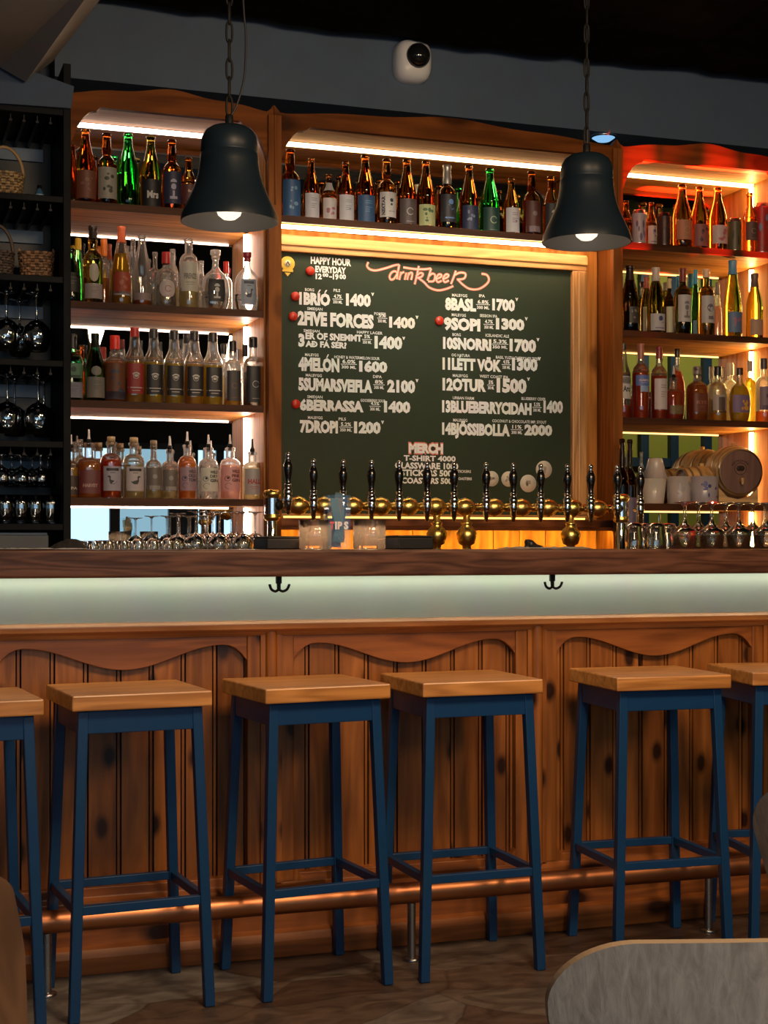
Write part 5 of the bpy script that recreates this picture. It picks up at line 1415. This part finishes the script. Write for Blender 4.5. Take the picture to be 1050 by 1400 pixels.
bottle(S4, 285, 594, 27, 'apoth', 'clear', 'clear gin bottle with white lettered label and pourer', liquid=('water', .62), label=(.15, .60, (.56, .55, .48), 'gin:WILD/DRY/GIN', (.04, .05, .05)), cap=('pourer', (.6, .6, .62)))
bottle(S4, 314.5, 594, 28, 'apoth', 'clear', 'pink gin bottle with pink lettered label and pourer', liquid=('pink', .66), label=(.15, .62, (.62, .30, .29), 'gin:WILD/PINK/GIN', (.10, .02, .03)), cap=('pourer', (.6, .6, .62)))
bottle(S4, 345, 600, 27, 'apoth', 'clear', 'clear bottle with grey HALL label and black pourer in front of the light strip', liquid=('straw', .66), label=(.10, .64, (.36, .34, .35), 'text:HALL', (.40, .05, .04)), cap=('pourer', (.02, .02, .02)))
# ---- middle bay above the menu board
bottle(S1, 397, 205, 28, 'porter', 'brown', 'dark bulb-necked beer bottle with blue cartoon label beside the pillar', label=(.05, .56, (.035, .11, .26), 'blob', (.22, .38, .55)))
bottle(S1, 425.5, 217, 22, 'champ', 'brown', 'brown beer bottle with plain white label next to the blue cartoon one', label=(.06, .44, (.55, .55, .60), 'lines', (.25, .25, .30)))
bottle(S1, 449.5, 239, 21, 'longneck', 'amber', 'shortest beer bottle on the middle shelf, with white sketch label', label=(.06, .50, (.55, .50, .50), 'blob', (.35, .12, .16)), label2=(.66, .82, (.45, .42, .42)))
bottle(S1, 472.5, 222, 23, 'champ', 'brown', 'brown beer bottle with white label between the shortest bottle and the blue label', label=(.06, .46, (.55, .55, .60), 'lines:x', (.25, .25, .30)))
bottle(S1, 499, 213, 27, 'champ', 'brown', 'tall brown beer bottle with navy-blue label and pale lines', label=(.03, .42, (.035, .09, .20), 'lines', (.12, .28, .45)))
bottle(S1, 528.5, 218, 26, 'porter', 'amber', 'amber bulb-necked beer bottle with white label and upright lettering', label=(.14, .50, (.58, .56, .55), 'vtext:NEKTAR', (.03, .03, .04)))
bottle(S1, 556, 219, 27, 'champ', 'brown', 'brown beer bottle with dark grey label and pale ring', label=(.06, .42, (.10, .075, .075), 'ring', (.50, .47, .45)))
bottle(S1, 582, 221, 26, 'champ', 'brown', 'brown beer bottle with pale yellow-green label', label=(.06, .36, (.46, .50, .24), 'blob', (.06, .14, .05)))
bottle(S1, 611, 227, 26, 'porter', 'brown', 'beer bottle with silver foil neck and blue mountain label', label=(.14, .55, (.03, .03, .035), 'mountain', (.14, .30, .62)), cap=('foil', (.55, .55, .55), .72))
bottle(S1, 641, 227, 26, 'champ', 'brown', 'brown beer bottle with dark navy label, next to the green bottle', label=(.04, .40, (.025, .035, .085), 'blob', (.18, .22, .34)))
bottle(S1, 669.5, 231, 27, 'champ', 'green', 'green beer bottle with dark green seal label on the middle shelf', label=(.03, .40, (.012, .055, .045), 'ring', (.34, .42, .26)))
bottle(S1, 699, 244, 22, 'champ', 'amber', 'amber beer bottle with plain white label after the green bottle', label=(.07, .48, (.56, .55, .58), 'lines:x', (.3, .15, .2)))
bottle(S1, 726.5, 235, 25, 'porter', 'brown', 'dark brown beer bottle with deep red label near the lamp', label=(.08, .54, (.10, .028, .022), 'band', (.22, .16, .18)))
bottle(S1, 753, 242, 23, 'longneck', 'amber', 'amber beer bottle with black picture label beside the far pendant lamp', label=(.12, .56, (.03, .03, .035), 'face', (.42, .42, .36)))
# ---- top shelf of the wine bay
bottle(S1, 856, 275, 18, 'longneck', 'amber', 'amber bottle beside the far pendant lamp in the wine bay')
can(S1, 873.5, 288, 19, (.42, .41, .46), (.12, .11, .22), 'silvery lilac beer can in the wine bay')
bottle(S1, 890.5, 277, 16, 'longneck', 'amber', 'amber bottle with white and blue label between two cans', Y=5.75, label=(.12, .5, (.5, .5, .52), 'mountain', (.08, .1, .25)))
can(S1, 907.5, 292, 19, (.035, .020, .018), (.09, .03, .03), 'black beer can between amber bottles', top=(.12, .11, .11))
bottle(S1, 932.5, 253, 27, 'champ', 'amber', 'tall amber beer bottle with tan label', label=(.14, .44, (.42, .20, .10), 'ring', (.50, .27, .16)))
bottle(S1, 956, 256, 25, 'champ', 'amber', 'tall amber beer bottle with dusky red label', label=(.06, .40, (.28, .10, .09), 'blob', (.05, .03, .03)))
bottle(S1, 981, 257, 26, 'champ', 'amber', 'tall amber beer bottle with white speckled label', label=(.12, .40, (.55, .48, .47), 'blob', (.5, .16, .18)))
can(S1, 1004, 299, 18, (.10, .11, .06), (.03, .045, .03), 'camouflage green beer can', top=(.4, .38, .3))
bottle(S1, 1025, 264, 20, 'longneck', 'amber', 'amber bottle with dark label in front of the corner light strip', label=(.22, .52, (.09, .06, .05), 'ring', (.35, .28, .22)))
can(S1, 1041, 279, 22, (.32, .025, .02), (.12, .25, .42), 'red and blue can at the picture edge')
# ---- wine shelf
bottle(S2, 850, 379, 9, 'slim', 'clear', 'slim white-capped bottle at the pillar end of the wine shelf', Y=YBK, liquid=('pale', .6), cap=('capsule', (.6, .6, .55), .8), name='wine_bottle')
bottle(S2, 861, 364, 25, 'champ', 'dark', 'dark burgundy wine bottle with small square picture label', label=(.14, .38, (.05, .045, .04), 'blob', (.28, .26, .22), 30), cap=('capsule', (.015, .012, .012), .78))
bottle(S2, 884, 380, 17, 'champ', 'olive', 'wine bottle with salmon capsule in the second row', Y=YBK, label=(.05, .5, (.55, .52, .40)), cap=('capsule', (.60, .16, .12), .82))
bottle(S2, 896.5, 367, 25, 'champ', 'olive', 'olive wine bottle with silver capsule and picture label', label=(.05, .30, (.48, .48, .50), 'mountain', (.04, .06, .18)), cap=('capsule', (.52, .52, .54), .80))
bottle(S2, 915, 382, 14, 'bord', 'dark', 'small dark wine bottle with cream cap and cream label', Y=5.75, label=(.08, .52, (.60, .56, .38)), cap=('capsule', (.66, .56, .32), .84))
bottle(S2, 933.5, 368, 23, 'bord', 'dark', 'dark wine bottle with white label showing a short-haired portrait', label=(.20, .60, (.52, .50, .50), 'face', (.20, .18, .19)), cap=('capsule', (.18, .03, .03), .80))
bottle(S2, 951, 370, 12, 'flute', 'dkgreen', 'slim wine bottle with bright blue capsule in the second row', Y=YBK, label=(.04, .28, (.22, .45, .60)), cap=('capsule', (.03, .36, .70), .80))
bottle(S2, 965.5, 369, 23, 'bord', 'olive', 'wine bottle with white label showing a wavy-haired portrait', label=(.20, .60, (.50, .48, .49), 'hair', (.16, .14, .18)), cap=('capsule', (.60, .52, .38), .88))
bottle(S2, 981, 387, 12, 'flute', 'clear', 'slim pinkish bottle with grey capsule behind the portrait wine', Y=YBK, liquid=('pink', .6), cap=('capsule', (.22, .2, .2), .8), name='wine_bottle')
bottle(S2, 1001.5, 357, 25, 'flute', 'yelg', 'tall yellow-green wine bottle with blue capsule and blue-pink label', label=(.07, .33, (.12, .20, .34), 'blob', (.42, .16, .26)), cap=('capsule', (.05, .26, .52), .82))
bottle(S2, 1031.5, 375, 23, 'champ', 'yelg', 'golden wine bottle with grey capsule in front of the light strip', label=(.06, .30, (.46, .30, .20)), cap=('capsule', (.10, .085, .08), .80))
# ---- spirits shelf of the wine bay
bottle(S3, 852, 470, 20, 'vodka', 'clear', 'rosy bottle with black cap and black script label beside the pillar', liquid=('red', .18), label=(.26, .56, (.55, .50, .48), 'script:Aro', (.02, .02, .02)), label2=(.46, .58, BK), cap=('cap', BK, .92))
bottle(S3, 876, 471, 23, 'bord', 'clear', 'red aperitif bottle with blue label', liquid=('red', .62), label=(.44, .58, (.10, .16, .42), 'text:CAPO', (.7, .5, .5)), label2=(.36, .44, (.25, .35, .55), None, BK, 30), cap=('capsule', (.30, .12, .10), .80), name='spirit_bottle')
bottle(S3, 901, 475, 22, 'bord', 'clear', 'ruby bottle with large white label and maroon capsule', liquid=('red', .60), label=(.14, .56, (.58, .50, .50), 'lines', (.3, .25, .28)), cap=('capsule', (.20, .02, .03), .84), name='spirit_bottle')
bottle(S3, 921, 500, 25, 'wide', 'clear', 'orange-red bottle with olive lower label', liquid=('red', .66), label=(.14, .34, (.16, .11, .04), 'lines', (.3, .22, .1)), cap=('pourer', (.5, .5, .5)), n=2.5)
bottle(S3, 926, 478, 24, 'flask', 'clear', 'round bottle glowing red in the second row behind the olive label bottle', Y=YBK, liquid=('red', .70), cap=('cap', BK, .90), ky=.6)
bottle(S3, 953, 502, 26, 'wide', 'clear', 'broad amber whiskey bottle with brown label', liquid=('rust', .66), label=(.16, .50, (.16, .04, .02), 'text:RYE', (.32, .12, .08)), cap=('cap', (.25, .2, .18), .86), n=3)
bottle(S3, 981, 502, 24, 'wide', 'clear', 'clear bottle with pale label and dark brown seal', liquid=('gold', .16), label=(.20, .48, (.40, .33, .29), 'disc', (.1, .05, .04)), label2=(.20, .44, (.09, .055, .045), None, BK, 24), cap=('cap', BK, .84))
bottle(S3, 998, 497, 20, 'wide', 'clear', 'bottle with cream stopper standing in the second row', Y=YBK, liquid=('straw', .5), cap=('cap', (.60, .52, .36), .80))
bottle(S3, 1011, 504, 31, 'flask', 'clear', 'round yellow liqueur flask with purple and orange label', liquid=('yellow', .66), label=(.18, .50, (.20, .13, .26), 'blob', (.7, .36, .04)), cap=('cap', (.05, .03, .02), .88), ky=.7)
bottle(S3, 1025, 494, 17, 'wide', 'clear', 'yellow bottle in front of the corner light strip on the spirits shelf', Y=YBK, liquid=('yellow', .74), cap=('cap', (.3, .25, .22), .84))
bottle(S3, 1044, 491, 22, 'wide', 'clear', 'bottle with mauve label and red seal at the picture edge', liquid=('rust', .18), label=(.20, .56, (.24, .16, .20), 'band', (.10, .05, .10)), cap=('cap', (.06, .05, .06), .84))
# ---- lowest level of the wine bay
for px, yt, yy, lab in ((850.5, 600, 5.465, 'dark wine bottle standing low beside the pillar, behind the far tap column'), (861, 601, 5.515, 'dark wine bottle with mauve label behind the last tap handle')):
    bottle(ZK, px, yt, 19, 'bord', 'dark', lab, Y=yy, label=(.2, .5, (.16, .13, .22)))
bottle(S4, 877, 618, 9, 'slim', 'frost', 'slim pale blue bottle behind the white cups', Y=5.80, liquid=('water', .9), label=(.05, .75, (.22, .42, .62)))
def mug(px, w_, ytop, lab, col, mc, y=5.68, z=S4, flip=False, taper=.92, cat='mug', name='mug', h=None, handle=False):
    k = per_px(px, y); r = w_ * k / 2; H = h or on_y(px, ytop, y)[2] - z; x = XY(px, y)
    t = thing(name, lab, cat, (x, y, z + .0008))
    P = [(.0001, 0), (r * taper * .95, 0), (r * taper, .004), (r, H), (r - .003, H), (r * taper - .003, .005), (.0001, .005)]
    if flip: P = [(a, H - b) for a, b in P]
    mb = MB().lathe(P, 30); mb.build('body', paint(col, .3, 0, .5, 0, .3), t)
    if mc:
        m2 = MB(); q = random.Random(px)
        for j in range(9):
            a = R(q.uniform(-40, 40)); zz = H * q.uniform(.25, .75); ww = q.uniform(.1, .35); hh = H * q.uniform(.03, .1); V = []
            rr = (r * taper + (r - r * taper) * zz / H) + .0012 + .0001 * j
            for i in range(7):
                b = a + ww * (i / 6 - .5)
                for s in (-1, 1): V.append((rr * sin(b), -rr * cos(b), zz + s * hh * sqrt(max(.02, 1 - (2 * i / 6 - 1) ** 2))))
            m2.add(V, [(2 * i, 2 * i + 2, 2 * i + 3, 2 * i + 1) for i in range(6)])
        m2.build('print', paint(mc, .4), t)
    return t
mug(893, 36, 655, 'white tapered cup standing at the pillar end of the mug shelf', (.62, .57, .50), None, name='cup', cat='cup', taper=.80)
mug(896, 33, 627, 'white cup turned upside down on top of the cup below the blue bottle', (.60, .53, .48), None, z=on_y(893, 655, 5.68)[2], flip=True, taper=.58, name='cup', cat='cup')
mug(928, 34, 652, 'pale grey mug with faint print, between the white cups and the blue printed mug', (.50, .45, .43), (.40, .36, .38))
mug(962, 40, 652, 'grey mug with blue printed drawing on the mug shelf', (.42, .38, .42), (.05, .06, .22))
# small oak barrels
def barrel(lab, c, axis_rz, L, Rb, head):
    t = thing('barrel', lab, 'barrel', c, axis_rz, 'small oak barrels on the mug shelf')
    pr = [(Rb * (.80 + .20 * (1 - (2 * k / 16 - 1) ** 2)), -L / 2 + L * k / 16) for k in range(17)]
    mb = MB().lathe(pr, 40, axis='y'); mb.build('staves', BARREL, t, fix=False)
    for f in (.02, .13, .30, .70, .87, .98):
        rr = lambda g: Rb * (.80 + .20 * (1 - (2 * g - 1) ** 2)) + .0012
        MB().lathe([(rr(f - .02), -L / 2 + L * (f - .02)), (rr(f - .02) + .001, -L / 2 + L * (f - .02)), (rr(f + .02) + .001, -L / 2 + L * (f + .02)), (rr(f + .02), -L / 2 + L * (f + .02))], 40, axis='y').build('hoop', paint((.30, .24, .16), .4, .6), t)
    MB().lathe([(Rb * .80, -L / 2 + .010), (.0001, -L / 2 + .010)], 40, axis='y').build('head', BARREL_HEAD, t)
    MB().lathe([(Rb * .80, L / 2 - .010), (.0001, L / 2 - .010)], 40, axis='y').build('head', BARREL_HEAD, t)
    MB().lathe([(.010, Rb - .001), (.011, Rb + .012), (.0001, Rb + .014)], 14).build('bung', BARREL, t)
    if head:
        mb = MB(); yy = -L / 2 + .0085
        P = [(.026 * cos(a), yy, .012 + .026 * sin(a)) for a in [2 * pi * j / 28 for j in range(28)]]; mb.tube(P, .0013, 6, closed=True)
        mb.lathe([(.012, 0), (.012, -.001), (.0001, -.001)], 14, (-.006, yy, .014), axis='y'); mb.lathe([(.012, 0), (.012, -.001), (.0001, -.001)], 14, (.006, yy, .014), axis='y')
        V, Fc, wd = text_geo('REYKJAVIK', .03)
        for s in (0,):
            VV = []
            for a, b in V:
                an = R(150 - 120 * a / wd); rad = .040 + b * .0085; VV.append((rad * cos(an), yy, .004 + rad * sin(an)))
            mb.add(VV, Fc)
        mb.build('brand_mark', paint((.035, .018, .014), .7), t)
        mb = MB(); mb.tube([(0, -L / 2 + .012, -.042), (0, -L / 2 - .022, -.046)], .0055, 10); mb.tube([(0, -L / 2 - .014, -.030), (0, -L / 2 - .016, -.058)], [.0075, .0045], 10); mb.build('spigot', BARREL, t)
    mb = MB()
    for s in (-L * .28, L * .28): mb.prism([(-Rb * .75, -Rb * 1.22), (Rb * .75, -Rb * 1.22), (Rb * .75, -Rb * .60), (Rb * .42, -Rb * .935), (0, -Rb * 1.02), (-Rb * .42, -Rb * .935), (-Rb * .75, -Rb * .60)], s - .01, s + .01)
    mb.build('cradle', BARREL, t)
    return t
yb = 5.705
kb = per_px(1026, yb)
Rb = 36.5 * kb
cb_ = on_y(1026, 645, 5.62)
barrel('small oak barrel with dark branded head and wooden spigot facing the room', (cb_[0] - .015, 5.735, S4 + Rb * 1.22 + .001), R(-13), .21, Rb * 1.0, True)
cb2 = on_y(958, 655, 5.775)
barrel('small pale oak barrel lying sideways behind the mugs', (cb2[0] + .005, 5.775, S4 + .078 * 1.22 + .001), R(90), .22, .078, False)
